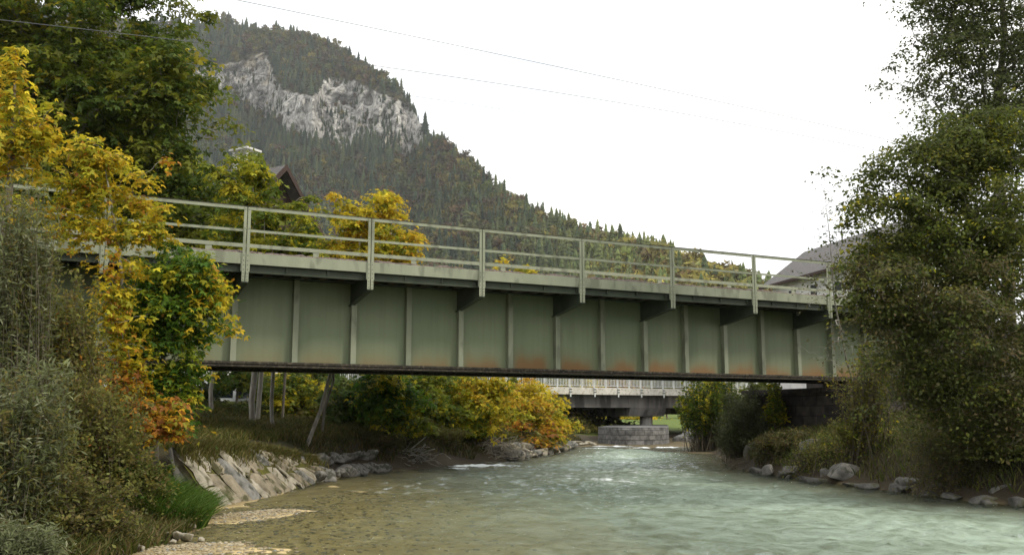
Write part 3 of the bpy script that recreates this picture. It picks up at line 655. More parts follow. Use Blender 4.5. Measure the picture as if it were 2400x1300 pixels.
# riprap at far left shore and small rocks under the bridge
k = 0
ORD = ['first', 'second', 'third', 'fourth', 'fifth', 'sixth', 'seventh', 'eighth', 'ninth', 'tenth', 'eleventh', 'twelfth', 'thirteenth', 'fourteenth', 'fifteenth', 'sixteenth', 'seventeenth']
ROW = ['bottom', 'second', 'middle', 'fourth', 'top']
for pi, px in enumerate(np.linspace(1205, 1345, 17)):
    for row in range(2):
        py = np.interp(px, [1200, 1270, 1345], [1076, 1064, 1048])+2
        q = G(px, py); s_ = rng.uniform(.22, .42)
        rock('boulder', (q[0]-row*.45-.05, q[1]+row*.35+rng.uniform(-.1, .1), .12+row*.28), (s_*1.3, s_, s_*.8), 400+k, f'{ORD[pi]} riprap boulder from the left in the {["lower", "upper"][row]} row below the yellow shrubs', 'riprap along the far left shore', 'rock_warm' if k % 3 else 'rock', rz=rng.uniform(0, 3)); k += 1
k = 0
for pi, px in enumerate(np.linspace(740, 905, 14)):
    for row in range(2):
        py = np.interp(px, [640, 750, 870, 980], [1160, 1127, 1106, 1098])
        q = G(px, py); s_ = rng.uniform(.2, .42)
        rock('boulder', (q[0]-.05-row*.55, q[1]+row*.45, .08+row*.34), (s_*1.4, s_, s_*.62), 500+k, f'{ORD[pi]} mossy boulder past the stone revetment, {["lower", "upper"][row]} row', 'mossy rocks on the left shore', 'rock', rz=rng.uniform(0, 3), tilt=(rng.uniform(-.3, .3), .4)); k += 1
k = 0
for pi, px in enumerate(np.linspace(1578, 1665, 9)):
    for row in range(5):
        q = G(px+rng.uniform(-6, 6), 1036)*1.0; s_ = rng.uniform(.3, .6)
        rock('boulder', (q[0]+row*.35+1.0, q[1]+3.2+row*.5, .1+row*.27), (s_*1.25, s_, s_*.8), 600+k, f'{ORD[pi]} boulder from the left in the {ROW[row]} row of riprap right of the pier base', 'riprap beside the pier base', 'rock', rz=rng.uniform(0, 3)); k += 1
for i, (px, py, s_) in enumerate([(383, 1244, .09), (392, 1258, .10), (415, 1259, .12), (438, 1262, .11), (345, 1262, .09), (452, 1236, .07), (360, 1240, .06), (470, 1266, .06), (405, 1272, .05), (330, 1285, .07)]):
    q = G(px, py, .05); rock('stone', (q[0], q[1], .07), (s_*1.2, s_, s_*.7), 700+i, f'{ORD[i]} listed river stone' if False else ['leftmost middle stone of the small cluster at the near left shore', 'pale round stone just right of the leftmost one at the near shore', 'largest pale stone at the water edge of the near left shore', 'tan stone touching the right side of the largest near shore stone', 'small stone under the weeds left of the near shore cluster', 'stone tucked against the green grass tuft at the near shore', 'small pale stone highest on the near left shore', 'stone farthest right at the near left shore, nearly in the water', 'tiny stone in front of the largest near shore stone', 'small stone nearest the bottom left corner of the shore'][i], 'stones at the near left shore', 'rock_warm', rz=i, cat='stone')
for i, (px, py, s_) in enumerate([(1335, 1046, .3), (1350, 1043, .34), (1365, 1044, .25), (1380, 1042, .3), (1394, 1043, .3)]):
    q = G(px, py); rock('stone', (q[0], q[1]+.6, .08), (s_*1.8, s_, s_*.5), 740+i, f'{ORD[i]} low pale stone from the left on the gravel spit beside the pier base', 'stones on the gravel spit', 'rock_warm', rz=i*.3, cat='stone')
q = G(1690, 1046); rock('boulder', (q[0]+.3, q[1], .1), (1.1, .5, .22), 760, 'long flat grey rock jutting from the bank under the willow right of the pier', None, 'rock', rz=.3)
# stone revetment (sloped paving of big slabs)
rv = empty('stone_revetment', G(440, 1192), 'sloping revetment of long pale stone slabs on the left bank under the bridge', 'revetment')
base = [G(*p) for p in [(508, 1190), (600, 1170), (680, 1149), (745, 1130), (810, 1116)]]
tops = [W(404, 1046, 17.6), W(490, 1043, 18.6), W(575, 1047, 20.2), W(650, 1060, 21.6), W(735, 1080, 23.8)]
def onrev(s, t_):
    s_ = s*(len(base)-1); i = min(int(s_), len(base)-2); f = s_-i
    return (base[i]*(1-f)+base[i+1]*f)*(1-t_)+(tops[i]*(1-f)+tops[i+1]*f)*t_
rvl = np.array(rv.location); bedV = []; ncol = 26
for i in range(ncol+1):
    for j in range(9):
        p_ = onrev(i/ncol, -.12+1.16*j/8); bedV.append(p_-rvl+np.array([0, .05, -.07]))
mesh_np('mortar_bed', np.array(bedV), gridf(9, ncol+1), M['moss'], parent=rv)
ga, gb_, gc, gd_ = W(404, 1046, 17.6), G(520, 1194, -.1), G(425, 1200, -.1), W(395, 1052, 17.2)
qv = [p_-rvl for p_ in (ga, gb_, gc, gd_)]; dn = np.array([-.05, .25, -.15])
mesh_np('concrete_apron', np.array(qv+[p_+dn for p_ in qv]), [np.array([[0,3,2,1],[0,1,5,4],[1,2,6,5],[2,3,7,6],[3,0,4,7]])], M['conc'], parent=rv)
cols_ = np.cumsum([.0]+[[.085, .06, .045, .07, .05, .065, .04][q_ % 7]*rng.uniform(.8, 1.25) for q_ in range(16)]); cols_ = cols_/cols_[-1]*.98
sk = 0
for i in range(len(cols_)-1):
    s0, s1 = cols_[i]+.004, cols_[i+1]-.004; t_ = -.08+rng.uniform(0, .06)
    while t_ < .98:
        hgt_ = rng.uniform(.35, .9); t1 = min(t_+hgt_, 1.0)
        if t1-t_ < .1: break
        shear = .03                                       # joints lean along the slope
        ns, ntt = 7, 9; V = []
        nrm = np.cross(onrev(s1, t_)-onrev(s0, t_), onrev(s0, t1)-onrev(s0, t_)); nrm /= np.linalg.norm(nrm); nrm *= np.sign(nrm[2])
        lift = rng.uniform(.0, .05); tl = rng.uniform(-.05, .05)
        for a in range(ntt):
            for b_ in range(ns):
                u_ = b_/(ns-1); v_ = a/(ntt-1)
                e = min(u_, 1-u_)*min(1, 6); e2 = min(v_, 1-v_)
                rnd = -.07*(1-min(1, min(e*6, e2*8)))**2
                cs = (vn(np.array([[i+u_*2, t_*9+v_*3]]), 1.7, 12)[0]-.5)*.035
                p_ = onrev(min(1, max(0, s0+(s1-s0)*u_-shear*(t_+(t1-t_)*v_)+.03+cs*.6)), t_+(t1-t_-.018)*v_+cs*1.5)
                V.append(p_+nrm*(lift+rnd+tl*(v_-.5)+(fbm(np.array([p_]), 3.5, 8)[0]-.5)*.045)-rvl)
        f_ = gridf(ns, ntt)
        bo = list(range(ns))+[r_*ns+ns-1 for r_ in range(1, ntt)]+[(ntt-1)*ns+q_ for q_ in range(ns-2, -1, -1)]+[r_*ns for r_ in range(ntt-2, 0, -1)]
        nV = len(V); V = V+[V[q_]-nrm*.16 for q_ in bo]
        sf = [[bo[q_], bo[(q_+1) % len(bo)], nV+(q_+1) % len(bo), nV+q_] for q_ in range(len(bo))]
        mesh_np('slab', np.array(V), [f_, np.array(sf)], M[['rock_warm', 'rock_brown', 'rock_warm', 'rock', 'rock_brown', 'rock_warm', 'rock_brown'][(sk*5+i) % 7]], parent=rv)
        t_ = t1; sk += 1
# gravel: pebbles in the shallows, on the bars
pv, pF, pc = [], [], []; n0 = 0
V0, F0 = rock_mesh(900, 1, 4); 
def pebbles(n, fn):
    global n0
    for i in range(n):
        x, y, s_ = fn(); z = gz_fast(x, y)
        a = rng.random()*6.28; c, s = math.cos(a), math.sin(a)
        v3 = V0*np.array([s_*rng.uniform(.9, 1.6), s_, s_*.55]); v3 = np.stack([v3[:, 0]*c-v3[:, 1]*s, v3[:, 0]*s+v3[:, 1]*c, v3[:, 2]], 1)+np.array([x, y, z+s_*.12])
        t_ = rng.random(); cc = np.array([.22, .175, .10])*(1-t_)+np.array([.40, .34, .23])*t_
        if rng.random() < .12: cc = np.array([.25, .24, .20])
        pv.append(v3); pF.append(F0+n0); n0 += len(V0); pc.append(np.broadcast_to(cc, v3.shape))
_gx0, _gy0 = -16., 6.; _gs = .1
_gX, _gY = np.meshgrid(np.arange(_gx0, 26, _gs), np.arange(_gy0, 64, _gs)); _gZ = ground_z(np.stack([_gX, _gY], -1)); _gD, _gSd = sdist(np.stack([_gX, _gY], -1))
def _ij(x, y): return min(max(int((y-_gy0)/_gs+.5), 0), _gZ.shape[0]-1), min(max(int((x-_gx0)/_gs+.5), 0), _gZ.shape[1]-1)
def gz_fast(x, y): return _gZ[_ij(x, y)]
g1 = G(605, 1203); g2 = G(430, 1290)
pebbles(1500, lambda: (g1[0]+rng.normal()*.42, g1[1]+rng.normal()*.85, rng.uniform(.012, .035)))
pebbles(900, lambda: (g2[0]+rng.normal()*.5, g2[1]+rng.normal()*.5, rng.uniform(.012, .035)))
def shallow():
    y = rng.uniform(9, 22); x = np.interp(y, [9, 11, 14, 17, 22], [-4.8, -4.2, -4.2, -4.4, -3.9])+abs(rng.normal())*2.2; return x, y, rng.uniform(.015, .05)
pebbles(1300, shallow)
tag(mesh_np('gravel', np.concatenate(pv), np.concatenate(pF), attrmat('pebble_stone', .8), np.concatenate(pc)), 'pale tan pebbles on the gravel bars and in the shallows at lower left', 'gravel', kind='stuff')

# ================================================================== vegetation
TPL = {
 'oval': (np.array([[0,0,0],[.30,.45,.07],[0,1,-.04],[-.30,.45,.07]]), np.array([[0,1,2],[0,2,3]])),
 'willow': (np.array([[0,0,0],[.12,.45,.02],[0,1,-.08],[-.12,.45,.02]]), np.array([[0,1,2],[0,2,3]])),
}
def _maple():
    V = []; Fa = []
    for a, l, w_ in ((0, 1, .24), (58, .82, .2), (-58, .82, .2)):
        c, s = math.cos(R(a)), math.sin(R(a)); n = len(V)
        for x, y, z in ((0, 0, 0), (w_, .5*l, .05), (0, l, -.10), (-w_, .5*l, .05)): V.append([x*c+y*s, -x*s+y*c+.05, z])
        Fa += [[n, n+1, n+2], [n, n+2, n+3]]
    return np.array(V), np.array(Fa)
TPL['maple'] = _maple()
def leaves(name, P, Nn, size, col, tpl, parent, m='leaf', origin=(0, 0, 0), down=.0):
    """P (n,3) points, Nn (n,3) leaf normals"""
    n = len(P); V0, F0 = TPL[tpl]
    Nn = Nn/(np.linalg.norm(Nn, axis=1, keepdims=True)+1e-9)
    r = rng.normal(size=(n, 3)); r[:, 2] -= down*2.0
    Y = r-(r*Nn).sum(1, keepdims=True)*Nn; Y /= np.linalg.norm(Y, axis=1, keepdims=True)+1e-9
    X = np.cross(Y, Nn)
    sz = size[:, None, None] if hasattr(size, '__len__') else size
    V = P[:, None, :]+sz*(V0[None, :, 0:1]*X[:, None, :]+V0[None, :, 1:2]*Y[:, None, :]+V0[None, :, 2:3]*Nn[:, None, :])
    Fa = (F0[None]+(np.arange(n)*len(V0))[:, None, None]).reshape(-1, 3)
    cc = np.repeat(col, len(V0), 0)
    return mesh_np(name, V.reshape(-1, 3)-np.array(origin), Fa, M[m], cc, parent=parent)
PAL = {
 'green': [((.045, .080, .012), 3), ((.070, .115, .016), 3), ((.11, .14, .020), 2), ((.19, .19, .022), 1)],
 'green_mid': [((.070, .090, .020), 3), ((.10, .125, .025), 3), ((.145, .155, .030), 2), ((.21, .20, .035), .7)],
 'green_dark': [((.035, .055, .012), 3), ((.055, .080, .016), 3), ((.10, .115, .020), 1.5), ((.16, .15, .025), .5)],
 'maple_big': [((.055, .088, .010), 3), ((.095, .130, .013), 3), ((.17, .185, .017), 2.4), ((.30, .26, .02), .8)],
 'fresh': [((.060, .130, .014), 3), ((.10, .18, .018), 2.5), ((.24, .29, .022), 1.5), ((.46, .40, .025), .8)],
 'yellowgreen': [((.085, .13, .015), 2.5), ((.17, .20, .018), 2.5), ((.34, .33, .022), 2), ((.52, .43, .028), .9)],
 'yellow': [((.58, .47, .03), 3), ((.54, .37, .025), 2), ((.34, .33, .025), 2.4), ((.17, .20, .018), 1.4), ((.46, .22, .025), .4)],
 'orange': [((.46, .21, .03), 2), ((.56, .36, .025), 2), ((.36, .14, .04), 1.2), ((.28, .26, .025), 1.2)],
 'olive': [((.14, .15, .036), 3), ((.19, .19, .046), 3), ((.21, .17, .055), 1.8), ((.24, .18, .035), .5), ((.10, .075, .04), .6)],
 'brown': [((.095, .088, .036), 3), ((.13, .118, .044), 2.5), ((.15, .115, .052), 1.6), ((.085, .10, .028), 2.4)],
 'willow': [((.16, .18, .08), 3), ((.21, .23, .115), 2), ((.11, .13, .05), 2), ((.29, .30, .18), 1)],
 'alder': [((.060, .078, .028), 3), ((.088, .105, .036), 3), ((.125, .135, .042), 1.4)],
}
def colours(cl, pal, mix=.35, jitter=.18, bias=None):
    """cl: clump id of each leaf"""
    c = np.array([p[0] for p in PAL[pal]]); w_ = np.array([p[1] for p in PAL[pal]], float); w_ /= w_.sum()
    nc = cl.max()+1; cc = rng.choice(len(c), nc, p=w_); lf = rng.choice(len(c), len(cl), p=w_)
    idx = np.where(rng.random(len(cl)) < mix, lf, cc[cl])
    return c[idx]*np.exp(rng.normal(0, jitter, (len(cl), 1)))
def ell(px, py, D, rx, ry, rd, w_=1):
    """an ellipsoid of crown: centre given by where it is seen and its distance; radii rx, ry in photo pixels at that distance"""
    c = W(px, py, D); s = D/F; return (c, np.array([rx*s, rd, ry*s]), w_)
def sample(ells, n, shell=.5):
    w_ = np.array([e[2]*np.prod(e[1])**.67 for e in ells]); w_ = w_/w_.sum(); idx = rng.choice(len(ells), n, p=w_)
    d = rng.normal(size=(n, 3)); d /= np.linalg.norm(d, axis=1, keepdims=True); r = rng.random((n, 1))**shell
    C0 = np.array([e[0] for e in ells])[idx]; R0 = np.array([e[1] for e in ells])[idx]
    return C0+d*r*R0, d, r[:, 0]
def limbs(trunk, tips, r_tip=.008, seed=0, rise=.0):
    """grow branches from a trunk polyline to every tip; returns tube items with pipe-model radii"""
    nodes_ = []; par = []
    seg = []
    for i in range(len(trunk)-1):
        m_ = max(2, int(np.linalg.norm(trunk[i+1]-trunk[i])/.35)); seg += [trunk[i]+(trunk[i+1]-trunk[i])*t for t in np.arange(m_)/m_]
    seg.append(trunk[-1])
    nodes_ = list(seg); par = [-1]+list(range(len(seg)-1)); nt_ = len(seg); cnt = [0]*len(seg)
    T = np.array(seg); dist = np.array([np.min(np.linalg.norm(T-t, axis=1)) for t in tips]); order = np.argsort(dist)
    chains = []
    buf = np.zeros((nt_+len(tips)*4+4, 3)); buf[:nt_] = T; nn = nt_
    for k in order:
        t = tips[k]; dv = buf[:nn]-t; d = np.linalg.norm(dv, axis=1)+.9*np.clip(dv[:, 2]+.15*d_safe(dv), 0, None)
        d[:2] += 3
        j = int(np.argmin(d)); a = buf[j]; L_ = np.linalg.norm(t-a)
        mid = rng.normal(0, .07, (3, 3))*L_
        ch = [j]
        for q, f in enumerate((.25, .5, .75)):
            p_ = a+(t-a)*f+mid[q]*math.sin(math.pi*f)+np.array([0, 0, .12*L_*math.sin(math.pi*f)])
            buf[nn] = p_; par.append(ch[-1]); cnt.append(0); ch.append(nn); nn += 1
        buf[nn] = t; par.append(ch[-1]); cnt.append(0); ch.append(nn); nn += 1
        chains.append(ch)
        c = nn-1
        while c != -1: cnt[c] += 1; c = par[c]
    cnt = np.array(cnt); rad = r_tip*np.maximum(cnt, 1)**.5
    items = []
    tr = rad[:nt_].copy(); 
    items.append((buf[:nt_].copy(), tr))
    for ch in chains:
        rr_ = rad[ch].copy(); rr_[0] = min(rr_[0], rr_[1]*1.15); items.append((buf[ch], rr_))
    return items, rad[0]
def d_safe(dv): return np.hypot(dv[:, 0], dv[:, 1])
def plant(name, label, base, ells, nclump, nleaf, lsize, tpl, pal, cat='tree', crad=.45, flat=.45, group=None, bark='bark', trunk_r=.16, top=None, path=None, shell=.45, down=.25, mix=.35, parts=('trunk', 'crown'), sides=6, lean=None, filt=None, twigs=0, pal2=None, gap=0, gapt=.45, spike=.14):
    base = np.array(base, float)
    tips, dirs, rr_ = sample(ells, nclump, shell)
    if spike:
        k_ = rng.random(len(tips)) < spike; tips[k_] += (dirs*np.array([1, 1, .75]))[k_]*rng.uniform(.5, 2.4, (k_.sum(), 1))*crad
    if gap: tips = tips[fbm(tips*np.array([1, 1, 1.5]), gap, nclump % 97, 2) > gapt]
    tips[:, 2] = np.maximum(tips[:, 2], base[2]+.15)
    if filt is not None: tips = tips[filt(tips)]
    n = len(tips)
    if top is None: top = tips[np.argmax(tips[:, 2])]*.5+np.mean(tips, 0)*.5
    top = np.array(top, float)
    tk = [base+(top-base)*t+np.array([rng.normal()*.12, rng.normal()*.12, 0])*math.sin(math.pi*t)*(np.linalg.norm(top-base)*.15) for t in np.linspace(0, 1, 6)]
    if path is not None: tk = [base]+[np.array(q) for q in path]
    items, r0 = limbs(np.array(tk), tips)
    sc = trunk_r/r0
    items = [(p_, np.maximum(r_*sc, .004)) for p_, r_ in items]
    f0 = items[0]; f0[1][0] *= 1.25
    root = empty(name, base, label, cat, group)
    V, Fa = tube_np(items, sides)
    mesh_np(parts[0], V-base, Fa, M[bark], parent=root, smooth=True)
    cl = rng.integers(0, n, int(n*nleaf)); off = rng.normal(size=(len(cl), 3))
    cs = rng.uniform(.6, 1.3, n)[cl][:, None]*crad
    off[:, 2] *= flat; off *= cs*.62
    # spray hangs outward: droop with distance from its centre
    off[:, 2] -= (off[:, 0]**2+off[:, 1]**2)*.35/crad
    P = tips[cl]+off
    P[:, 2] = np.maximum(P[:, 2], base[2]+.02)
    nn = rng.normal(0, .45, (len(cl), 3))+np.array([0, 0, 1.0])+(off/(np.linalg.norm(off, axis=1, keepdims=True)+1e-6))*.5
    col = colours(cl, pal, mix)
    if pal2 is not None:
        m2_ = pal2[1](P); c2 = colours(cl, pal2[0], mix); col = np.where(((rng.random(n)[cl]*.75+rng.random(len(P))*.25) < m2_)[:, None], c2, col)
    leaves(parts[1], P, nn, lsize*rng.uniform(.45, 1.3, len(P)), col, tpl, root, origin=base, down=down)
    return root
def shrub(name, label, base, ells, nstem, nleaf, lsize, tpl, pal, cat='shrub', group=None, spread=.6, bark='twig', r=.012, frac=.6, wid=.12, down=0, mix=.5, shell=.6, up=.3, pal2=None, along=.5):
    base = np.array(base, float); tips, _, _ = sample(ells, nstem, shell); tips[:, 2] = np.maximum(tips[:, 2], base[2]+.1)
    items = []; P = []; Nn = []; CL = []; DIR = []
    ts = np.linspace(0, 1, 7)
    for i, t in enumerate(tips):
        b = base+np.array([rng.normal()*spread, rng.normal()*spread*.6, -.05])
        b[:2] = b[:2]*.55+(t[:2])*.45 if spread > .3 else b[:2]
        b[2] = min(max(gz_fast(b[0], b[1]) if abs(b[0]) < 15 and 6 < b[1] < 63 else base[2], -.3)-.05, t[2]-.1)
        L_ = np.linalg.norm(t-b); c = b+(t-b)*.5+np.array([0, 0, L_*.16])+rng.normal(0, .05, 3)*L_
        pts = (1-ts)[:, None]**2*b+2*((1-ts)*ts)[:, None]*c+ts[:, None]**2*t
        items.append((pts, np.interp(ts, [0, 1], [r*(.5+L_*.35), r*.3])))
        m_ = max(3, int(nleaf*rng.uniform(.6, 1.4))); s = 1-rng.random(m_)**1.2*frac
        q = np.stack([np.interp(s, ts, pts[:, k]) for k in range(3)], 1)
        tang = pts[-1]-pts[-3]; tang /= np.linalg.norm(tang)+1e-6
        P.append(q+rng.normal(0, wid, (m_, 3))*(1.25-s)[:, None]*1.6); CL.append(np.full(m_, i)); DIR.append(np.broadcast_to(tang, (m_, 3)))
        nq = rng.normal(0, .6, (m_, 3))+np.array([0, 0, .9]); Nn.append(nq)
    root = empty(name, base, label, cat, group); V, Fa = tube_np(items, 4); mesh_np('stems', V-base, Fa, M[bark], parent=root, smooth=True)
    P = np.concatenate(P); cl = np.concatenate(CL); col = colours(cl, pal, mix)
    if pal2 is not None:
        c2 = colours(cl, pal2[0], mix); col = np.where(((rng.random(len(tips))[cl]*.7+rng.random(len(P))*.3) < pal2[1](P))[:, None], c2, col)
    leaves('foliage', P, np.concatenate(Nn), lsize*rng.uniform(.45, 1.3, len(P)), col, tpl, root, origin=base, down=down-up)
    return root
exec_veg = True
def Gd(px, D):
    """ground point seen in column px at distance D"""
    x = (px-1200)/F*D; return np.array([x, D, gz(x, D)])

# --- big maple behind the left end of the bridge
plant('maple_tree', 'huge green maple with yellowing tips towering over the left end of the bridge', Gd(230, 36),
      [ell(240, 40, 36, 200, 150, 3.4), ell(180, 250, 36, 240, 190, 4), ell(400, 210, 35, 90, 130, 2.4, 1.2), ell(440, 400, 35, 95, 150, 2.4, 1.2), ell(230, 450, 36, 230, 150, 3.6), ell(300, -90, 37, 120, 110, 3), ell(60, 110, 37, 110, 130, 3), ell(330, 560, 36, 240, 110, 3.4)],
      1250, 105, .22, 'maple', 'maple_big', gap=.55, gapt=.42, crad=.78, flat=.30, trunk_r=.34, top=W(250, -20, 36), down=.5, mix=.3)
# --- maple with green and yellow leaves in front of the house
plant('maple_tree', 'green and yellow maple behind the railing hiding the gabled house', Gd(610, 31),
      [ell(590, 400, 31, 40, 50, .9, 1.4), ell(560, 500, 31, 70, 100, 1.5), ell(640, 520, 31, 85, 85, 1.4), ell(700, 580, 31, 60, 60, 1.2), ell(600, 620, 31, 130, 70, 1.6), ell(520, 620, 31, 60, 60, 1.2)],
      360, 66, .16, 'maple', 'yellowgreen', gap=1.4, gapt=.42, spike=.3, crad=.38, flat=.32, trunk_r=.08, top=W(590, 390, 31), bark='bark_pale', mix=.35)
plant('maple_tree', 'golden yellow maple with a pale leaning trunk standing behind the left railing', Gd(726, 26.8),
      [ell(905, 490, 29, 26, 55, .6, 1.6), ell(835, 510, 29, 45, 50, .8, 1.2), ell(880, 570, 29, 105, 55, 1.3), ell(960, 590, 29, 45, 50, .9), ell(810, 600, 29, 55, 50, 1), ell(860, 660, 29, 110, 60, 1.2)],
      250, 62, .14, 'maple', 'yellow', gap=1.8, gapt=.42, spike=.3, crad=.31, flat=.35, trunk_r=.055, path=[W(752, 960, 27.2), W(776, 868, 27.6), W(815, 700, 28.3), W(850, 540, 29)], bark='bark_pale', mix=.45)
plant('maple_tree', 'small yellow treetop showing over the right half of the deck', Gd(1215, 62), [ell(1210, 645, 62, 45, 35, 1.0), ell(1150, 655, 62, 22, 30, .6), ell(1220, 760, 62, 60, 80, 1.2)],
      80, 60, .24, 'maple', 'yellow', crad=.5, trunk_r=.09, top=W(1210, 640, 62), mix=.5)
# --- trunks standing under the bridge
for (px0, py0, px1, D, r_, lab) in [(600, 965, 597, 30, .10, 'thick brown trunk nearest the white van, left of the twin trunks'), (646, 985, 640, 28.5, .06, 'pale trunk just right of the thick brown trunk under the bridge'), (503, 960, 500, 31, .07, 'thin pale trunk in front of the white van'), (668, 955, 680, 32, .045, 'slim trunk right behind the pale trunk under the bridge'), (760, 1015, 790, 29, .045, 'thin dark sapling stem right of the leaning pale trunk')]:
    b = Gd(px0, D); 
    plant('tree', lab, b, [ell(px1+8, 690, D+.3, 60, 60, 1.2)], 40, 60, .15, 'maple', 'green', crad=.4, trunk_r=r_, top=W(px1, 700, D+.2), bark='bark_pale' if r_ > .05 else 'bark', cat='tree', group='trees under the bridge')
# --- understorey between the two bridges, left shore
def under(px, py, D, rx, ry, rd, pal, n, lab, tpl='maple', ls=.16, cr_=.36, nl=70, name='broadleaf_shrub', tr_=.05, grp='autumn shrubs under the bridge', **k):
    return plant(name, lab, Gd(px, D), [ell(px, py, D, rx, ry, rd), ell(px, py+ry*.5, D, rx*1.05, ry*.6, rd)], n, nl, ls, tpl, pal, cat='shrub', crad=cr_, trunk_r=tr_, parts=('stems', 'foliage'), group=grp, top=W(px, py-ry*.3, D), **k)
under(840, 935, 33, 70, 60, 1.3, 'green', 75, 'green maple shrub right of the leaning trunk, dark inside')
under(905, 905, 31.5, 60, 50, 1.2, 'fresh', 70, 'bright green maple shrub hanging just under the girder')
under(1000, 930, 35, 85, 70, 1.5, 'yellowgreen', 100, 'yellow green shrub in the middle of the left thicket')
under(930, 990, 32, 60, 30, 1.0, 'yellowgreen', 45, 'low yellow leaved branches spreading over the dark bank')
under(1120, 925, 37, 75, 60, 1.5, 'yellow', 120, 'brightest yellow maple shrub beside the far road bridge', mix=.3)
under(1080, 990, 36, 60, 55, 1.2, 'yellowgreen', 80, 'green yellow shrub below the brightest yellow maple')
under(1215, 940, 44, 70, 60, 1.6, 'yellow', 95, 'orange yellow shrub overlapping the left end of the road bridge', pal2=('orange', lambda P: .35))
under(1285, 965, 46, 38, 55, 1.2, 'yellow', 70, 'tall golden shrub touching the dark underside of the road bridge')
under(1240, 1010, 43, 60, 40, 1.3, 'orange', 60, 'rusty orange shrub above the riprap stones', mix=.6, pal2=('olive', lambda P: .5))
under(700, 940, 37, 70, 60, 1.6, 'green_dark', 80, 'dark green shrub in the gloom behind the trunks')
under(560, 990, 33, 80, 12, 1.2, 'green_dark', 25, 'low dark weeds in front of the white van')
under(760, 985, 34, 70, 45, 1.3, 'olive', 60, 'olive weeds with yellow leaves beside the leaning trunk', pal2=('yellow', lambda P: .2))
under(462, 930, 32.5, 28, 60, 1.0, 'green_dark', 30, 'dark shrub at the left end of the girder in front of the white van')
under(735, 905, 40, 70, 50, 1.3, 'brown', 80, 'brown shrub against the pale house wall')
under(690, 925, 34, 50, 50, 1.2, 'yellowgreen', 50, 'yellow green sprays between the pale trunk and the leaning trunk')
under(560, 880, 34, 60, 18, 1.0, 'green', 26, 'green leaves hanging just under the left girder')
under(770, 890, 38, 70, 45, 1.2, 'green', 80, 'green foliage high under the girder behind the leaning trunk')
under(1000, 885, 40, 110, 30, 1.2, 'yellowgreen', 90, 'yellow green foliage hanging under the middle of the girder')
under(640, 900, 37, 50, 40, 1.2, 'yellowgreen', 55, 'yellow green foliage between the pale trunks')
under(610, 890, 40, 70, 40, 1.2, 'green_dark', 60, 'dark foliage between the thick trunk and the pale house wall')
under(640, 960, 34, 40, 16, .8, 'yellowgreen', 22, 'low yellow leaved sprigs around the trunk feet')
def willow(px, py, D, rx, ry, rd, n, lab, pal='willow', ls=.12, nl=60, name='willow_shrub', tpl='willow', bx=None, grp='willow shrubs by the water', **k):
    return shrub(name, lab, Gd(bx if bx else px, D), [ell(px, py, D, rx, ry, rd), ell(px, py+ry*.4, D, rx*1.1, ry*.6, rd)], n, nl, ls, tpl, pal, spread=rx*D/F*.5, group=grp, wid=.09, **k)
willow(1010, 1030, 33.5, 90, 50, 1.3, 170, 'brown olive willow scrub leaning over the water left of the foam', pal='olive', r=.012)
willow(1130, 1015, 38, 90, 55, 1.4, 170, 'grey brown willow scrub behind the driftwood on the left shore', pal='olive')
willow(880, 1040, 30.5, 80, 35, 1.0, 110, 'dark scrub above the mossy rocks of the left shore', pal='brown')
willow(1240, 1030, 45, 60, 40, 1.3, 110, 'olive scrub above the riprap at the river bend', pal='olive', ls=.16)
willow(1310, 1010, 50, 22, 38, .8, 60, 'thin brown scrub at the tip of the left shore', pal='brown', ls=.16)
willow(1755, 990, 34.5, 80, 90, 1.6, 620, 'grey green willow bush standing in the water at the right bank corner', ls=.13, nl=70, pal2=('alder', lambda P: .5))
willow(1670, 925, 46, 80, 78, 2.0, 400, 'light green bush covering the right end of the road bridge', pal='yellowgreen', tpl='oval', ls=.16, nl=70, pal2=('green', lambda P: .55))
willow(1785, 925, 41, 60, 62, 1.5, 220, 'green bush between the willow and the dark abutment, under the girder', pal='green_mid', tpl='oval', ls=.14)
willow(1680, 1010, 47, 50, 35, 1.6, 150, 'brownish low bush above the flat rock right of the pier', pal='brown', ls=.16)
willow(1820, 940, 33.5, 30, 55, .7, 60, 'yellow leaved sprigs beside the dark abutment', pal='yellowgreen', tpl='oval', ls=.14)
# behind the road bridge
for (px, py, D, rx, ry, n, pal, lab) in [(1385, 1000, 84, 80, 42, 170, 'brown', 'dark brown thicket seen under the road bridge on the left'), (1335, 985, 78, 45, 55, 110, 'olive', 'tall olive thicket behind the road bridge beside the golden shrub'), (1460, 985, 105, 30, 25, 45, 'yellow', 'small bright yellow bush seen under the road bridge'), (1505, 975, 112, 45, 30, 45, 'yellowgreen', 'yellow green bushes behind the two columns'), (1330, 870, 120, 80, 60, 120, 'yellow', 'yellow treetops seen through the left part of the white railing'), (1440, 880, 125, 70, 50, 110, 'orange', 'orange treetops seen through the middle of the white railing'), (1560, 890, 125, 80, 45, 110, 'olive', 'olive treetops seen through the right part of the white railing'), (1230, 860, 115, 80, 70, 80, 'green', 'green treetops behind the far left end of the road bridge')]:
    plant('broadleaf_tree', lab, Gd(px, D), [ell(px, py, D, rx, ry, 3), ell(px, py+20, D, rx, ry, 3)], n, 40, .42, 'oval', pal, crad=1.0, trunk_r=.12, group='trees behind the road bridge')

